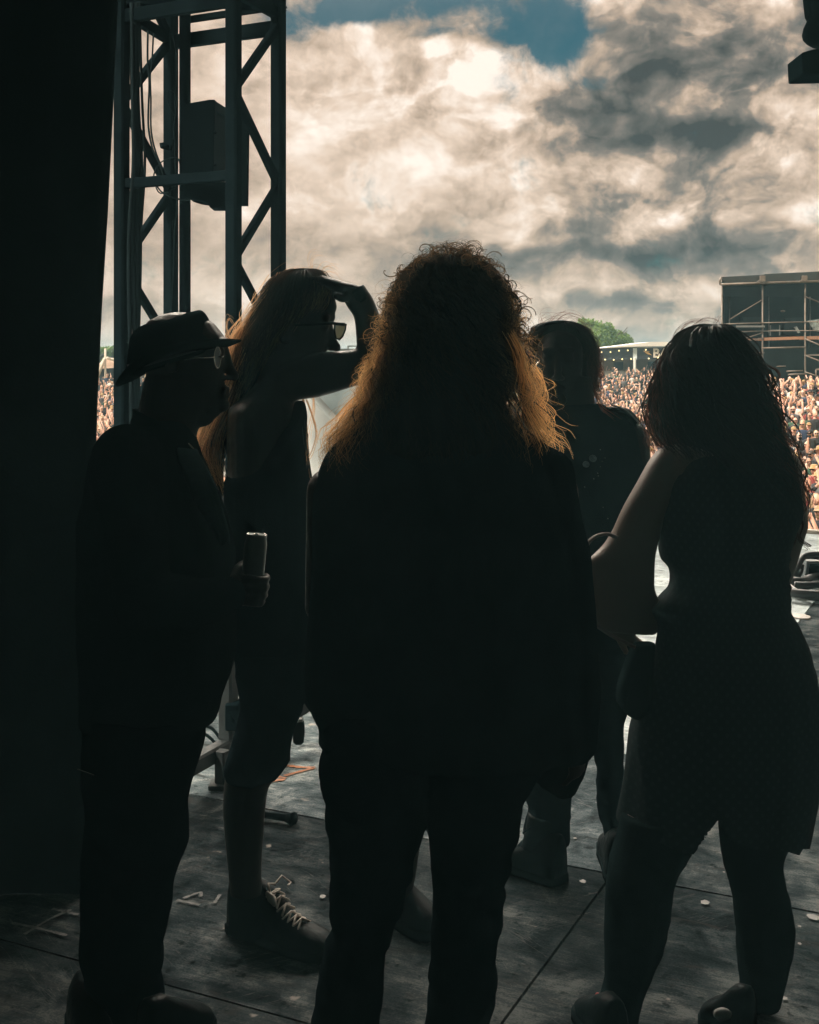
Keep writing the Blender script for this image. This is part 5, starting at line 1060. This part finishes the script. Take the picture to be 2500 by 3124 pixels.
# ============ central man with curly long hair, back to the camera
d = 2.7
cm_ = empty('person', (P(1240, 2000, d).x, d, 0), 'man with long curly auburn hair and dark jacket seen from behind in the middle', 'person', 'group of people standing at the side of the stage')
coat = [(1270, 1200, 1500, .16), (1310, 1110, 1570, .22), (1345, 1040, 1640, .26), (1385, 1000, 1688, .28), (1430, 980, 1706, .29), (1490, 962, 1722, .30), (1560, 952, 1742, .30), (1640, 948, 1760, .31), (1720, 946, 1775, .31), (1800, 944, 1785, .31), (1900, 942, 1792, .31), (2000, 940, 1796, .31), (2080, 937, 1796, .30), (2130, 945, 1797, .30), (2180, 975, 1798, .30), (2230, 985, 1799, .29), (2270, 990, 1801, .27)]
bm_ = MB(); head(bm_, 1370, 960, d, .160, .265, .205, R(-4)); loft(bm_, hs(d, [(1050, 1300, 1440, .13), (1130, 1290, 1450, .13), (1230, 1250, 1490, .14), (1300, 1180, 1550, .17)])); loft(bm_, hs(d, scaled(coat[1:], .88)))
LL = [(2150, 985, 1310, .26), (2260, 990, 1318, .25), (2330, 978, 1316, .23), (2400, 982, 1312, .22), (2480, 994, 1304, .21), (2560, 1003, 1280, .20), (2650, 1012, 1255, .19), (2740, 1013, 1230, .18), (2800, 1014, 1210, .17), (2835, 1018, 1198, .17), (2880, 1000, 1182, .17), (2950, 984, 1168, .16), (3040, 972, 1160, .16), (3124, 960, 1154, .155), (3220, 950, 1150, .15), (3270, 948, 1148, .15)]
LR = [(2150, 1290, 1720, .27), (2260, 1296, 1690, .26), (2340, 1300, 1650, .25), (2420, 1304, 1602, .24), (2480, 1308, 1588, .23), (2560, 1316, 1574, .21), (2640, 1322, 1551, .19), (2700, 1325, 1540, .18), (2800, 1321, 1532, .17), (2860, 1318, 1519, .17), (2920, 1319, 1508, .16), (3000, 1315, 1511, .16), (3060, 1309, 1503, .155), (3124, 1303, 1494, .15), (3220, 1300, 1490, .15), (3270, 1298, 1490, .15)]
loft(bm_, hs(d, scaled(LL, .84))); loft(bm_, hs(d, scaled(LR, .84)))
tubes(bm_, [(1690, 1500), (1730, 1850), (1757, 2230)], d, [.055, .045, .030]); hand(bm_, P(1764, 2238, d - .02), (.00, .06, -1), (-.5, .3, 0), .55, 1, 1.0); tubes(bm_, [(1010, 1500), (990, 1850, d + .05), (1060, 2050, d + .2)], d, [.055, .045, .030]); hand(bm_, P(1070, 2060, d + .22), (.6, .2, -.4), (0, 0, -1), .5, 1)
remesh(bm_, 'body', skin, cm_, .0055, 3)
mb = MB(); loft(mb, hs(d, coat + [(2300, 1100, 1780, .26), (2310, 1150, 1750, .24)]), k=40)
tubes(mb, [(1672, 1450), (1712, 1700), (1736, 1950), (1756, 2190), (1762, 2270)], d - .01, [.062, .062, .058, .052, .046])
remesh(mb, 'jacket', black_coat, cm_, .008, 3, .012, (4, 4, 3.2), 21)
mb = MB(); mb.tube([P(x, y, d - .045) for x, y in crom([(1688, 1400), (1706, 1440), (1722, 1490), (1735, 1545), (1746, 1600), (1755, 1660)], 6)], .0022, 8); mb.build('sleeve_piping', lapel_m, cm_)
mb = MB(); loft(mb, hs(d, LL), k=30); loft(mb, hs(d, LR), k=30); remesh(mb, 'trousers', denim, cm_, .007, 3, .0085, (7, 7, 13), 30)
mb = MB(); loft(mb, hs(d + .02, [(2230, 1600, 1800, .12), (2290, 1610, 1799, .12), (2340, 1600, 1790, .11), (2385, 1640, 1770, .10), (2420, 1700, 1746, .06)])); remesh(mb, 'jacket_hem', black_coat, cm_, .006, 2, .008, (14, 14, 14), 5)
shoe('shoe', (P(1030, 3270, d).x, d + .20, 0), (P(1055, 3270, d).x, d - .09, 0), .11, leather, cm_, .08, .13, False); shoe('shoe', (P(1420, 3270, d).x, d + .20, 0), (P(1395, 3270, d).x, d - .09, 0), .11, leather, cm_, .08, .13, False)
r_ = np.random.default_rng(21)
rows = [(770, 1345, 1410, .03), (780, 1305, 1450, .09), (800, 1262, 1490, .15), (830, 1232, 1522, .20), (870, 1212, 1552, .24), (920, 1194, 1572, .26), (970, 1180, 1584, .27), (1030, 1160, 1590, .26), (1080, 1136, 1606, .25), (1130, 1112, 1634, .24), (1180, 1096, 1656, .24), (1220, 1082, 1662, .24), (1260, 1050, 1676, .25), (1300, 1024, 1696, .27), (1340, 1000, 1708, .29), (1380, 988, 1704, .33), (1430, 985, 1690, .32), (1480, 980, 1690, .32)]
E = Env([(r[0], r[1] + (22 if 990 < r[0] < 1320 else 6), r[2] - (16 if 990 < r[0] < 1320 else 4), r[3], d) for r in rows])
Ec = Env([(796, 1300, 1440, .06, d), (812, 1272, 1470, .12, d), (840, 1250, 1492, .17, d), (880, 1235, 1515, .21, d), (940, 1222, 1532, .23, d), (1000, 1210, 1536, .24, d), (1060, 1202, 1532, .24, d), (1130, 1196, 1528, .24, d), (1200, 1170, 1530, .25, d), (1260, 1110, 1552, .27, d), (1320, 1060, 1600, .28, d), (1380, 1030, 1640, .28, d), (1410, 1050, 1620, .2, d)])
mb = MB(); Ec.mesh(mb, 1.0); hc = remesh(mb, 'hair', hair_core, cm_, .008, 3, .006, (30, 30, 22), 8)
ye = lambda p: 1400 + 45 * np.abs(np.cos(p)) + 25 * np.sin(p * 7)
# springy curls standing up from the crown and sides
cp, cr, ct = [], [], []
for i in range(760):
    a_ = r_.uniform(0, math.pi); yb = 800 + (1 - math.sin(a_)) * 260; ang = math.pi - a_
    cx0 = 1385 + 150 * math.cos(ang) * min(1.25, 1 + (yb - 800) / 900) - (16 if math.cos(ang) < -.1 else 0); base = np.array(P(cx0, yb, d + r_.uniform(-.09, .09))); nrm = np.array([math.cos(ang), 0, .35 + math.sin(ang)]); nrm /= np.linalg.norm(nrm); sd = np.cross(nrm, [0, 1, 0])
    tt = np.linspace(0, 1, 44); L = r_.uniform(.02, .085); turns = r_.uniform(.8, 2.6); rr0 = r_.uniform(.004, .015) * (1 - .3 * tt); ph = r_.uniform(0, 6.28); dirn = r_.choice([-1, 1])
    lean = sd * r_.uniform(-.9, .9)
    q = base + np.outer(tt * L * (1 - .5 * tt), nrm) + np.outer(tt * L, lean) + np.outer(np.cos(tt * turns * 6.28 + ph) * rr0, sd) + np.outer(np.sin(tt * turns * 6.28 + ph) * rr0 * dirn, nrm) + np.outer(tt * r_.uniform(-.02, .02), [0, 1, 0])
    thick_ = r_.random() < .22
    for c in range(3 if thick_ else 1): cp.append(q + r_.normal(0, .0012, 3)); cr.append(np.linspace(1, .4, 44) * (r_.uniform(.0007, .0013) if thick_ else r_.uniform(.0002, .0006))); ct.append(np.full(44, r_.uniform(0, .15) if thick_ else r_.uniform(.0, .8) * min(1, max(.1, (yb - 800) / 180))))
w1 = wisps([([(1560, 1020), (1590, 1080), (1600, 1130), (1625, 1180), (1612, 1230), (1640, 1280), (1680, 1330), (1706, 1345)], d - .12), ([(1590, 1100), (1600, 1150), (1598, 1190), (1632, 1210), (1612, 1240), (1640, 1300), (1665, 1350)], d - .1),
            ([(1620, 1120), (1650, 1160), (1660, 1200), (1640, 1240), (1668, 1270), (1664, 1300)], d), ([(1600, 1200), (1650, 1240), (1672, 1275), (1655, 1310), (1700, 1340), (1712, 1370)], d),
            ([(1270, 1180), (1180, 1150), (1150, 1190), (1120, 1230), (1100, 1260), (1060, 1300), (1010, 1350)], d), ([(1100, 1200), (1060, 1240), (1020, 1290), (995, 1310), (990, 1340), (996, 1352)], d), ([(1180, 1040), (1150, 1090), (1140, 1130), (1110, 1170), (1120, 1220), (1100, 1240)], d - .05)], r_, 22, jit=16, rad=(.0004, .0008), tone=(.5, 1))
w2 = wisps([([(1575, 1010), (1592, 1080), (1600, 1120), (1588, 1165), (1618, 1205), (1632, 1215), (1606, 1238)], d - .16), ([(1190, 1000), (1170, 1060), (1160, 1120), (1120, 1160), (1110, 1200)], d - .15)], r_, 14, jit=3.2, rad=(.0007, .0012), tone=(0, .05))
def resamp(h, m_):
    a, rr_, t_ = h; n, k, _ = a.shape
    if k == m_: return h
    ii = np.linspace(0, k - 1, m_); i0 = np.minimum(ii.astype(int), k - 2); f_ = (ii - i0); return a[:, i0] * (1 - f_)[None, :, None] + a[:, i0 + 1] * f_[None, :, None], rr_[:, i0], t_[:, i0]
# rejoin the four layers at one resolution
layers = [hair(E, 1500, 776, ye, r_, m_=44, rho=(.80, .99), curl=(.006, .013), freq=(20, 38), tone=(.25, 1), rad=(.0005, .0011), clump=.8),
          hair(E, 900, 776, ye, r_, m_=44, rho=(.9, 1.04), curl=(.007, .016), freq=(24, 50), tone=(.2, .9), rad=(.0004, .0008), clump=.4),
          hair(E, 150, 780, ye, r_, m_=44, rho=(.86, 1.0), curl=(.008, .016), freq=(20, 34), tone=(0, .15), rad=(.0012, .0022), clump=.2),
          hair(E, 500, 772, lambda p: 1000 + 300 * np.abs(np.cos(p)), r_, m_=44, rho=(1.0, 1.1), curl=(.006, .02), freq=(30, 70), tone=(.5, 1), rad=(.0002, .0005), clump=.1, fly=.10, ystart=1000),
          (np.array(cp), np.array(cr), np.array(ct)), resamp(w1, 44)]
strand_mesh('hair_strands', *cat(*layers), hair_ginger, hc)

# ============ man in the studded jacket, further back
d = 3.85
jm = empty('person', (P(1760, 2000, d).x, d, 0), 'man in a dark studded jacket with epaulettes facing the camera behind the others', 'person', 'group of people standing at the side of the stage')
bm_ = MB(); head(bm_, 1708, 1118, d - .01, .150, .245, .185, R(170)); 
loft(bm_, hs(d, [(1150, 1622, 1808, .16), (1200, 1640, 1812, .15), (1240, 1640, 1822, .15), (1270, 1620, 1860, .17)]))
jt = [(1232, 1650, 1826, .14), (1262, 1590, 1880, .22), (1300, 1560, 1935, .26), (1340, 1550, 1950, .28), (1400, 1545, 1960, .29), (1500, 1550, 1975, .29), (1600, 1570, 1980, .29), (1700, 1590, 1975, .28), (1800, 1600, 1960, .28), (1900, 1605, 1935, .28), (1960, 1608, 1922, .28)]
lr = [(1930, 1740, 1922, .24), (2040, 1765, 1912, .22), (2120, 1778, 1908, .22), (2200, 1792, 1905, .20), (2270, 1810, 1900, .18), (2360, 1822, 1898, .17), (2460, 1827, 1896, .16), (2495, 1830, 1894, .15), (2540, 1848, 1893, .14), (2600, 1856, 1893, .13), (2650, 1858, 1893, .13)]
lt = [(1930, 1606, 1770, .24), (2100, 1600, 1765, .22), (2300, 1598, 1756, .20), (2400, 1600, 1746, .18), (2430, 1608, 1744, .17), (2470, 1616, 1741, .165), (2520, 1604, 1738, .165), (2566, 1598, 1735, .17)]
loft(bm_, hs(d, scaled(jt[1:], .9))); loft(bm_, hs(d, scaled(lr, .85))); loft(bm_, hs(d, scaled(lt, .8)))
tubes(bm_, [(1930, 1340), (1950, 1600), (1900, 1850, d + .1)], d, [.055, .045, .033]); hand(bm_, P(1890, 1870, d + .12), (-.5, .2, -.6), (-.5, 0, .5), .5); tubes(bm_, [(1580, 1340), (1570, 1600), (1600, 1850, d + .1)], d, [.055, .045, .033]); hand(bm_, P(1605, 1870, d + .12), (.4, .2, -.6), (.5, 0, .5), .5)
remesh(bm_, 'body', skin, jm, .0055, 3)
mb = MB(); loft(mb, hs(d, jt), k=36); remesh(mb, 'jacket', denim, jm, .008, 3, .006, (5, 5, 6), 41)
mb = MB(); loft(mb, [(1840, 1246, 1872, 1240, .05, d - .02), (1878, 1262, 1915, 1246, .06, d - .02), (1915, 1288, 1944, 1272, .06, d - .02), (1935, 1304, 1952, 1294, .05, d - .02)], sub=4); mb.build('epaulette', leather, jm)
mb = MB(); mb.ball(P(1945, 1296, d - .05), .006, 8, 6); mb.build('button', chrome, jm)
MB().tube([P(x, y - 3, d - .055) for x, y in crom([(1868, 1239), (1900, 1250), (1930, 1272), (1950, 1294)], 5)], .0028, 8).build('epaulette_piping', white_paint, jm)
mb = MB()
badge = pmat('badge', (.12, .16, .18), .5, noise_scale=200, noise_amt=.6)
for x, y, r2 in ((1810, 1399, .011), (1789, 1417, .010)):
    c_ = P(x, y, d - .150); rr = [[c_ + Vector((math.cos(a) * q, z, math.sin(a) * q)) for a in [2 * math.pi * i / 16 for i in range(16)]] for q, z in ((r2, .012), (r2, -.001), (r2 * .8, -.004))]
    MB().rings(rr).build('badge', badge, jm)
for x, y in ((1832, 1372), (1846, 1398), (1838, 1408), (1784, 1486), (1812, 1461), (1826, 1452), (1824, 1444), (1757, 1514), (1840, 1548), (1855, 1582), (1832, 1425)): MB().ball(P(x, y, d - .146), .003, 8, 6).build('stud', chrome, jm)
mb = MB(); loft(mb, hs(d, lr)); loft(mb, hs(d - .05, lt)); remesh(mb, 'trousers', denim, jm, .007, 3, .007, (8, 8, 14), 44)
b1 = shoe('boot', P(1545, 2625, 3.86), P(1712, 2612, 3.70), .105, leather, jm, .095, .15, True, cable_m, 3)
mb = MB(); loft(mb, hs(3.78, [(2480, 1612, 1722, .13), (2540, 1602, 1722, .13), (2585, 1590, 1716, .12)])); remesh(mb, 'boot_shaft', leather, jm, .006, 2)
shoe('boot', P(1870, 2640, 4.0), P(1890, 2650, 3.7), .105, leather, jm, .095, .15, False)
MB().capsule([P(1632, 1128, d - .09), P(1640, 1112, d - .09), P(1647, 1102, d - .088)], [.003, .004, .002], 8).build('earring', chrome, jm)
mb = MB(); mb.tube([P(x, y, z) for x, y, z in crom([(1606, 1050, d + .02), (1622, 1018, d + .0), (1650, 996, d - .02), (1690, 984, d - .03), (1730, 984, d - .02), (1762, 1000, d)], 5)], .006, 8); mb.build('hair_band', leather, jm)
r_ = np.random.default_rng(31)
E = Env([(978, 1690, 1735, .03, d), (988, 1655, 1765, .10, d), (1005, 1632, 1786, .15, d), (1035, 1612, 1804, .19, d), (1075, 1602, 1815, .21, d), (1120, 1606, 1818, .22, d), (1170, 1618, 1818, .21, d), (1220, 1640, 1828, .18, d), (1250, 1670, 1838, .14, d - .02), (1272, 1690, 1850, .08, d - .03)])
mb = MB(); E2 = Env([(y_, L_, R_, t_, d) for y_, L_, R_, t_ in ((984, 1670, 1745, .06), (1000, 1642, 1772, .14), (1030, 1618, 1795, .17), (1080, 1606, 1806, .14), (1130, 1606, 1808, .12), (1180, 1618, 1810, .12), (1230, 1640, 1815, .10))]); E2.d = E2.d + np.array([0, .02, .035, .06, .065, .06, .05]); E2.mesh(mb, .97); hc = remesh(mb, 'hair', hair_core, jm, .008, 3)
ye = lambda p: 1145 + 70 * np.cos(p)
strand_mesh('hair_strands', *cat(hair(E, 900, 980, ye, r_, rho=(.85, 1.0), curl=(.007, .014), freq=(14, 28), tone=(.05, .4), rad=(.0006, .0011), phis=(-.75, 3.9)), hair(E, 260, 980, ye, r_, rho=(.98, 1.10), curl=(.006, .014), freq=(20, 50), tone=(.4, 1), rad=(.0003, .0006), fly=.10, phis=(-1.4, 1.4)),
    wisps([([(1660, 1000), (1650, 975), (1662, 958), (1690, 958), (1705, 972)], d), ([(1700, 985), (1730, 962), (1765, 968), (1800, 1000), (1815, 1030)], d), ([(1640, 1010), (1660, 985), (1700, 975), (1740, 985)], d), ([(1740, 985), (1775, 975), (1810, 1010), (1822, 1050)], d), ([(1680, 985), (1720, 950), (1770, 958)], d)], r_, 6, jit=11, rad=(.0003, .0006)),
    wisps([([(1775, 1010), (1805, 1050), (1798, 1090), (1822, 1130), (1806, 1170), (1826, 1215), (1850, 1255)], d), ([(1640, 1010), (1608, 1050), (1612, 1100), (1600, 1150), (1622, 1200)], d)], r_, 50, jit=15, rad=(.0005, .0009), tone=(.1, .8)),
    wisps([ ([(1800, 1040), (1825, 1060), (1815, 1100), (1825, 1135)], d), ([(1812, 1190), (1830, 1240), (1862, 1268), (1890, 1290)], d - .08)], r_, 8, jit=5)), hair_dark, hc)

# ============ woman with curly hair, right
d = 2.97
wm = empty('person', (P(2200, 2000, d).x, d, 0), 'woman with long dark curly hair in a short polka dot dress seen from behind', 'person', 'group of people standing at the side of the stage')
bm_ = MB(); head(bm_, 2180, 1160, d + .02, .145, .23, .18, R(10))
wt = [(1330, 2110, 2290, .14), (1360, 2040, 2370, .20), (1395, 1996, 2420, .24), (1450, 1990, 2440, .27), (1550, 2000, 2440, .27), (1620, 2010, 2420, .25), (1700, 2016, 2400, .23), (1735, 2044, 2396, .225), (1790, 2044, 2398, .22), (1820, 2016, 2402, .225), (1860, 1985, 2402, .23), (1910, 2006, 2430, .26), (1970, 2000, 2458, .28), (2050, 1990, 2478, .31), (2150, 1955, 2492, .33), (2200, 1940, 2498, .33)]
loft(bm_, hs(d, [(1180, 2120, 2240, .11), (1260, 2120, 2250, .11), (1340, 2090, 2300, .14), (1370, 2030, 2370, .18)])); loft(bm_, hs(d, scaled(wt[1:], .93)))
loft(bm_, [(2040, 1350, 2110, 1440, .10, d - .01), (1990, 1392, 2080, 1470, .105, d - .01), (1945, 1470, 2060, 1530, .105, d - .02), (1900, 1550, 2025, 1590, .10, d - .02), (1868, 1620, 2010, 1650, .098, d - .02), (1838, 1665, 2000, 1700, .095, d - .02), (1800, 1702, 1998, 1745, .09, d - .02), (1773, 1728, 2000, 1800, .085, d + .0), (1786, 1800, 2020, 1850, .08, d + .02), (1800, 1870, 2030, 1900, .075, d + .05), (1830, 1920, 2000, 1935, .06, d + .08)], sub=5)
hand(bm_, P(1890, 1925, d + .10), (.35, .1, -.25), (0, 0, -1), .5, 1, .92)
tubes(bm_, [(2390, 1430), (2420, 1600, d + .06), (2380, 1760, d + .16)], d, [.045, .038, .032]); tubes(bm_, [(2380, 1760, d + .16), (2200, 1800, d + .26)], d, [.032, .024]); hand(bm_, P(2180, 1805, d + .27), (-1, 0, 0), (0, -1, 0), .4, 1, .9)
wl = [(2480, 1900, 2170, .20, 2.93), (2560, 1880, 2130, .19, 2.93), (2620, 1862, 2092, .18, 2.92), (2680, 1852, 2062, .16, 2.9), (2740, 1848, 2050, .15, 2.9), (2820, 1845, 2040, .145, 2.9), (2900, 1845, 2020, .14, 2.9), (2980, 1846, 1985, .125, 2.9), (3040, 1832, 1962, .11, 2.89), (3090, 1822, 1952, .10, 2.88), (3124, 1816, 1944, .10, 2.88), (3150, 1812, 1935, .10, 2.88)]
wr = [(2470, 2195, 2440, .20, 3.0), (2540, 2198, 2420, .19, 3.0), (2600, 2204, 2392, .17, 3.0), (2650, 2214, 2387, .16, 3.0), (2700, 2229, 2396, .15, 3.0), (2760, 2240, 2412, .145, 3.0), (2830, 2247, 2423, .145, 3.0), (2900, 2250, 2418, .14, 3.0), (2960, 2256, 2402, .13, 2.99), (3000, 2261, 2392, .12, 2.98), (3040, 2256, 2384, .11, 2.98), (3070, 2258, 2378, .10, 2.97)]
loft(bm_, hs(d, scaled(wl, .95))); loft(bm_, hs(d, scaled(wr, .95)))
remesh(bm_, 'body', skin_pale, wm, .0055, 3)
mb = MB(); loft(mb, hs(d, wl)); loft(mb, hs(d, wr)); remesh(mb, 'leggings', black_cloth, wm, .006, 3, .002, (8, 8, 20), 50)
dotm = bpy.data.materials.new('polka_dot'); dotm.use_nodes = True; t = NT(dotm.node_tree); b = t.n['Principled BSDF']; oc = t.node('ShaderNodeTexCoord').outputs['Object']
x_, y_, z_ = t.sep(oc); u_ = t.m('ADD', t.m('MULTIPLY', t.m('ARCTAN2', t.m('SUBTRACT', x_, .78), t.m('SUBTRACT', y_, 2.97)), .16), 10)
def grid(o1, o2):
    fu = t.m('SUBTRACT', t.m('FRACT', t.m('ADD', t.m('DIVIDE', u_, .024), o1)), .5); fz = t.m('SUBTRACT', t.m('FRACT', t.m('ADD', t.m('DIVIDE', z_, .030), o2)), .5)
    return t.m('LESS_THAN', t.m('ADD', t.m('MULTIPLY', fu, fu), t.m('MULTIPLY', fz, fz)), .028)
dm_ = t.m('MAXIMUM', grid(0, 0), grid(.5, .5)); t.put(b.inputs['Base Color'], t.mix(dm_, (.013, .022, .025), (.021, .034, .037))); b.inputs['Roughness'].default_value = .9; b.inputs['Specular IOR Level'].default_value = .05
mb = MB(); top = [(1378, 2060, 2330, .18), (1420, 2034, 2400, .27)] + wt[4:]
loft(mb, hs(d, [(q[0], q[1], q[2] + 2, q[3] + .012) for q in top]), k=40)
for y0_ in (1700, 1745, 1785, 1822, 1846): loft(mb, hs(d, [(y0_ - 10, 2052, 2399, .20), (y0_, 2048, 2409, .225), (y0_ + 12, 2054, 2398, .20)]))
loft(mb, [(1990, 2040, 2484, 2040, .31, d), (1955, 2140, 2496, 2140, .34, d), (1928, 2225, 2500, 2225, .36, d), (1908, 2360, 2492, 2360, .37, d), (1895, 2450, 2472, 2480, .37, d), (1887, 2505, 2458, 2560, .37, d), (1888, 2512, 2444, 2603, .36, d)], k=40)
def cut_skirt(me):
    return me
dr = remesh(mb, 'dress', dotm, wm, .0075, 3, .006, (9, 9, 3.2), 60)
# hem rises in an inverted V at the back
ca, cb_ = P(2112, 2614, d), P(2192, 2498, d); cc2 = P(2380, 2600, d)
def hem_z(px): return float(np.interp(px, [1880, 1888, 2000, 2100, 2118, 2150, 2192, 2215, 2300, 2385, 2400, 2440, 2450], [2500, 2512, 2565, 2612, 2606, 2560, 2500, 2560, 2592, 2596, 2598, 2610, 2590]))
bmx = bmesh.new(); bmx.from_mesh(dr.data); kill = []
for v_ in bmx.verts:
    px = CX + F * v_.co.x / v_.co.y; py = HY + F * (EYE - v_.co.z) / v_.co.y
    hz = hem_z(px)
    if py > hz + 10 and py > 2490: kill.append(v_)
    elif py > hz and py > 2490: v_.co.z = EYE - (hz - HY) * v_.co.y / F
bmesh.ops.delete(bmx, geom=kill, context='VERTS'); bmx.to_mesh(dr.data); bmx.free()
shoe('shoe', P(2150, 3150, 2.95), P(2290, 3100, 2.86), .095, leather, wm, .08, .12, False); shoe('shoe', P(1790, 3124, 2.98), P(1880, 3160, 2.8), .095, leather, wm, .08, .12, False)
MB().ball(P(2205, 3094, 2.83), (.022, .014, .014)).build('toe_cap', white_paint, wm)
for x, y in ((2262, 3028), (1824, 3036)): MB().ball(P(x, y, 2.9), .006, 8, 6).build('red_bead', pmat('red_bead', (.5, .03, .03), .4), wm)
r_ = np.random.default_rng(41)
rows = [(988, 2150, 2205, .03), (996, 2118, 2235, .09), (1015, 2090, 2258, .14), (1045, 2066, 2284, .18), (1085, 2044, 2306, .21), (1130, 2024, 2328, .23), (1180, 2010, 2350, .25), (1240, 1996, 2374, .26), (1300, 1990, 2392, .27), (1350, 1990, 2412, .28), (1400, 2030, 2440, .28), (1460, 2060, 2460, .27), (1530, 2100, 2468, .25), (1580, 2200, 2452, .20), (1640, 2340, 2430, .10)]
E = Env([(*q, d - .01) for q in rows]); Ec = Env([(994, 2130, 2228, .06, d), (1015, 2100, 2250, .13, d), (1050, 2074, 2280, .17, d), (1100, 2050, 2304, .20, d), (1160, 2030, 2330, .22, d), (1230, 2025, 2355, .23, d), (1300, 2050, 2378, .24, d), (1360, 2080, 2400, .24, d), (1440, 2100, 2430, .23, d), (1520, 2150, 2440, .21, d), (1570, 2260, 2425, .16, d)])
mb = MB(); Ec.mesh(mb, .98); hc = remesh(mb, 'hair', hair_core, wm, .008, 3, .005, (30, 30, 20), 9)
ye = lambda p: 1490 + 120 * np.cos(p)
ws = wisps([([(2290, 1070), (2310, 1100), (2340, 1115), (2370, 1130), (2378, 1150), (2362, 1175), (2365, 1200), (2395, 1215), (2398, 1240)], d), ([(2345, 1190), (2370, 1230), (2390, 1290), (2400, 1330)], d), ([(2440, 1400), (2462, 1440), (2452, 1480), (2470, 1520), (2450, 1565), (2430, 1560)], d), ([(2435, 1560), (2450, 1600), (2440, 1640), (2470, 1665), (2455, 1662)], d), ([(2420, 1560), (2430, 1610), (2425, 1650), (2412, 1668)], d), ([(2440, 1570), (2425, 1600), (2436, 1640), (2468, 1662)], d),
            ([(2010, 1180), (1985, 1230), (1998, 1280), (1975, 1330), (1985, 1370)], d), ([(2040, 1100), (2000, 1180), (1990, 1240), (2008, 1300), (1990, 1350), (2000, 1385)], d), ([(2005, 1250), (1980, 1290), (1990, 1330), (2005, 1360)], d), ([(2030, 1260), (2035, 1300), (2020, 1340), (2040, 1350)], d - .05), ([(2060, 1290), (2070, 1330), (2050, 1350)], d - .1)], r_, 9, jit=4, rad=(.0005, .0012), tone=(0, .5))
fw_ = wisps([([(2050, 1040), (2070, 1000), (2120, 975), (2170, 985)], d), ([(2100, 1005), (2150, 968), (2190, 975), (2200, 995)], d), ([(2080, 1010), (2110, 985), (2160, 982)], d), ([(2180, 990), (2195, 965), (2200, 985)], d), ([(2470, 1535), (2490, 1535), (2520, 1540)], d)], r_, 7, jit=6, rad=(.0002, .0004), tone=(.2, .8))
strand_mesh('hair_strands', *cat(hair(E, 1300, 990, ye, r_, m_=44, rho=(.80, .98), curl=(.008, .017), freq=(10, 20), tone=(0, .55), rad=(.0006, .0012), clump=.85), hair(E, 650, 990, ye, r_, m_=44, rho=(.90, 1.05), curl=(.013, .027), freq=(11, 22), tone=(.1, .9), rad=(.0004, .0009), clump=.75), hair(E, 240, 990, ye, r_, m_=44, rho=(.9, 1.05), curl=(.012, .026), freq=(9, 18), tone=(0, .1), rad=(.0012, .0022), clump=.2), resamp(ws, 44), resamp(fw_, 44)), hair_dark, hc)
# handbag
hb = empty('handbag', P(1940, 2080, 2.92), 'dark handbag hanging from the bent arm of the woman in the dress', 'handbag')
mb = MB(); loft(mb, [(1935, 1965, 1998, 1960, .05, 2.93), (1912, 2010, 1994, 2020, .07, 2.93), (1890, 2075, 1990, 2075, .085, 2.93), (1882, 2120, 1985, 2140, .09, 2.93), (1881, 2138, 1950, 2186, .085, 2.93), (1890, 2150, 1935, 2180, .07, 2.93)], sub=4, sq=.75); remesh(mb, 'bag', black_cloth, hb, .005, 2, .002, (10, 10, 10))
mb = MB()
for dd_, o in ((2.93, 0), (2.89, 4)): mb.tube([P(x + o, y, dd_) for x, y in crom([(1935, 1975), (1870, 1942), (1815, 1905), (1797, 1880), (1782, 1800), (1776, 1725), (1780, 1690), (1792, 1658), (1815, 1637), (1850, 1629), (1880, 1640)], 6)], .004, 8)
mb.build('strap', pmat('bag_strap', (.20, .14, .14), .7), hb)
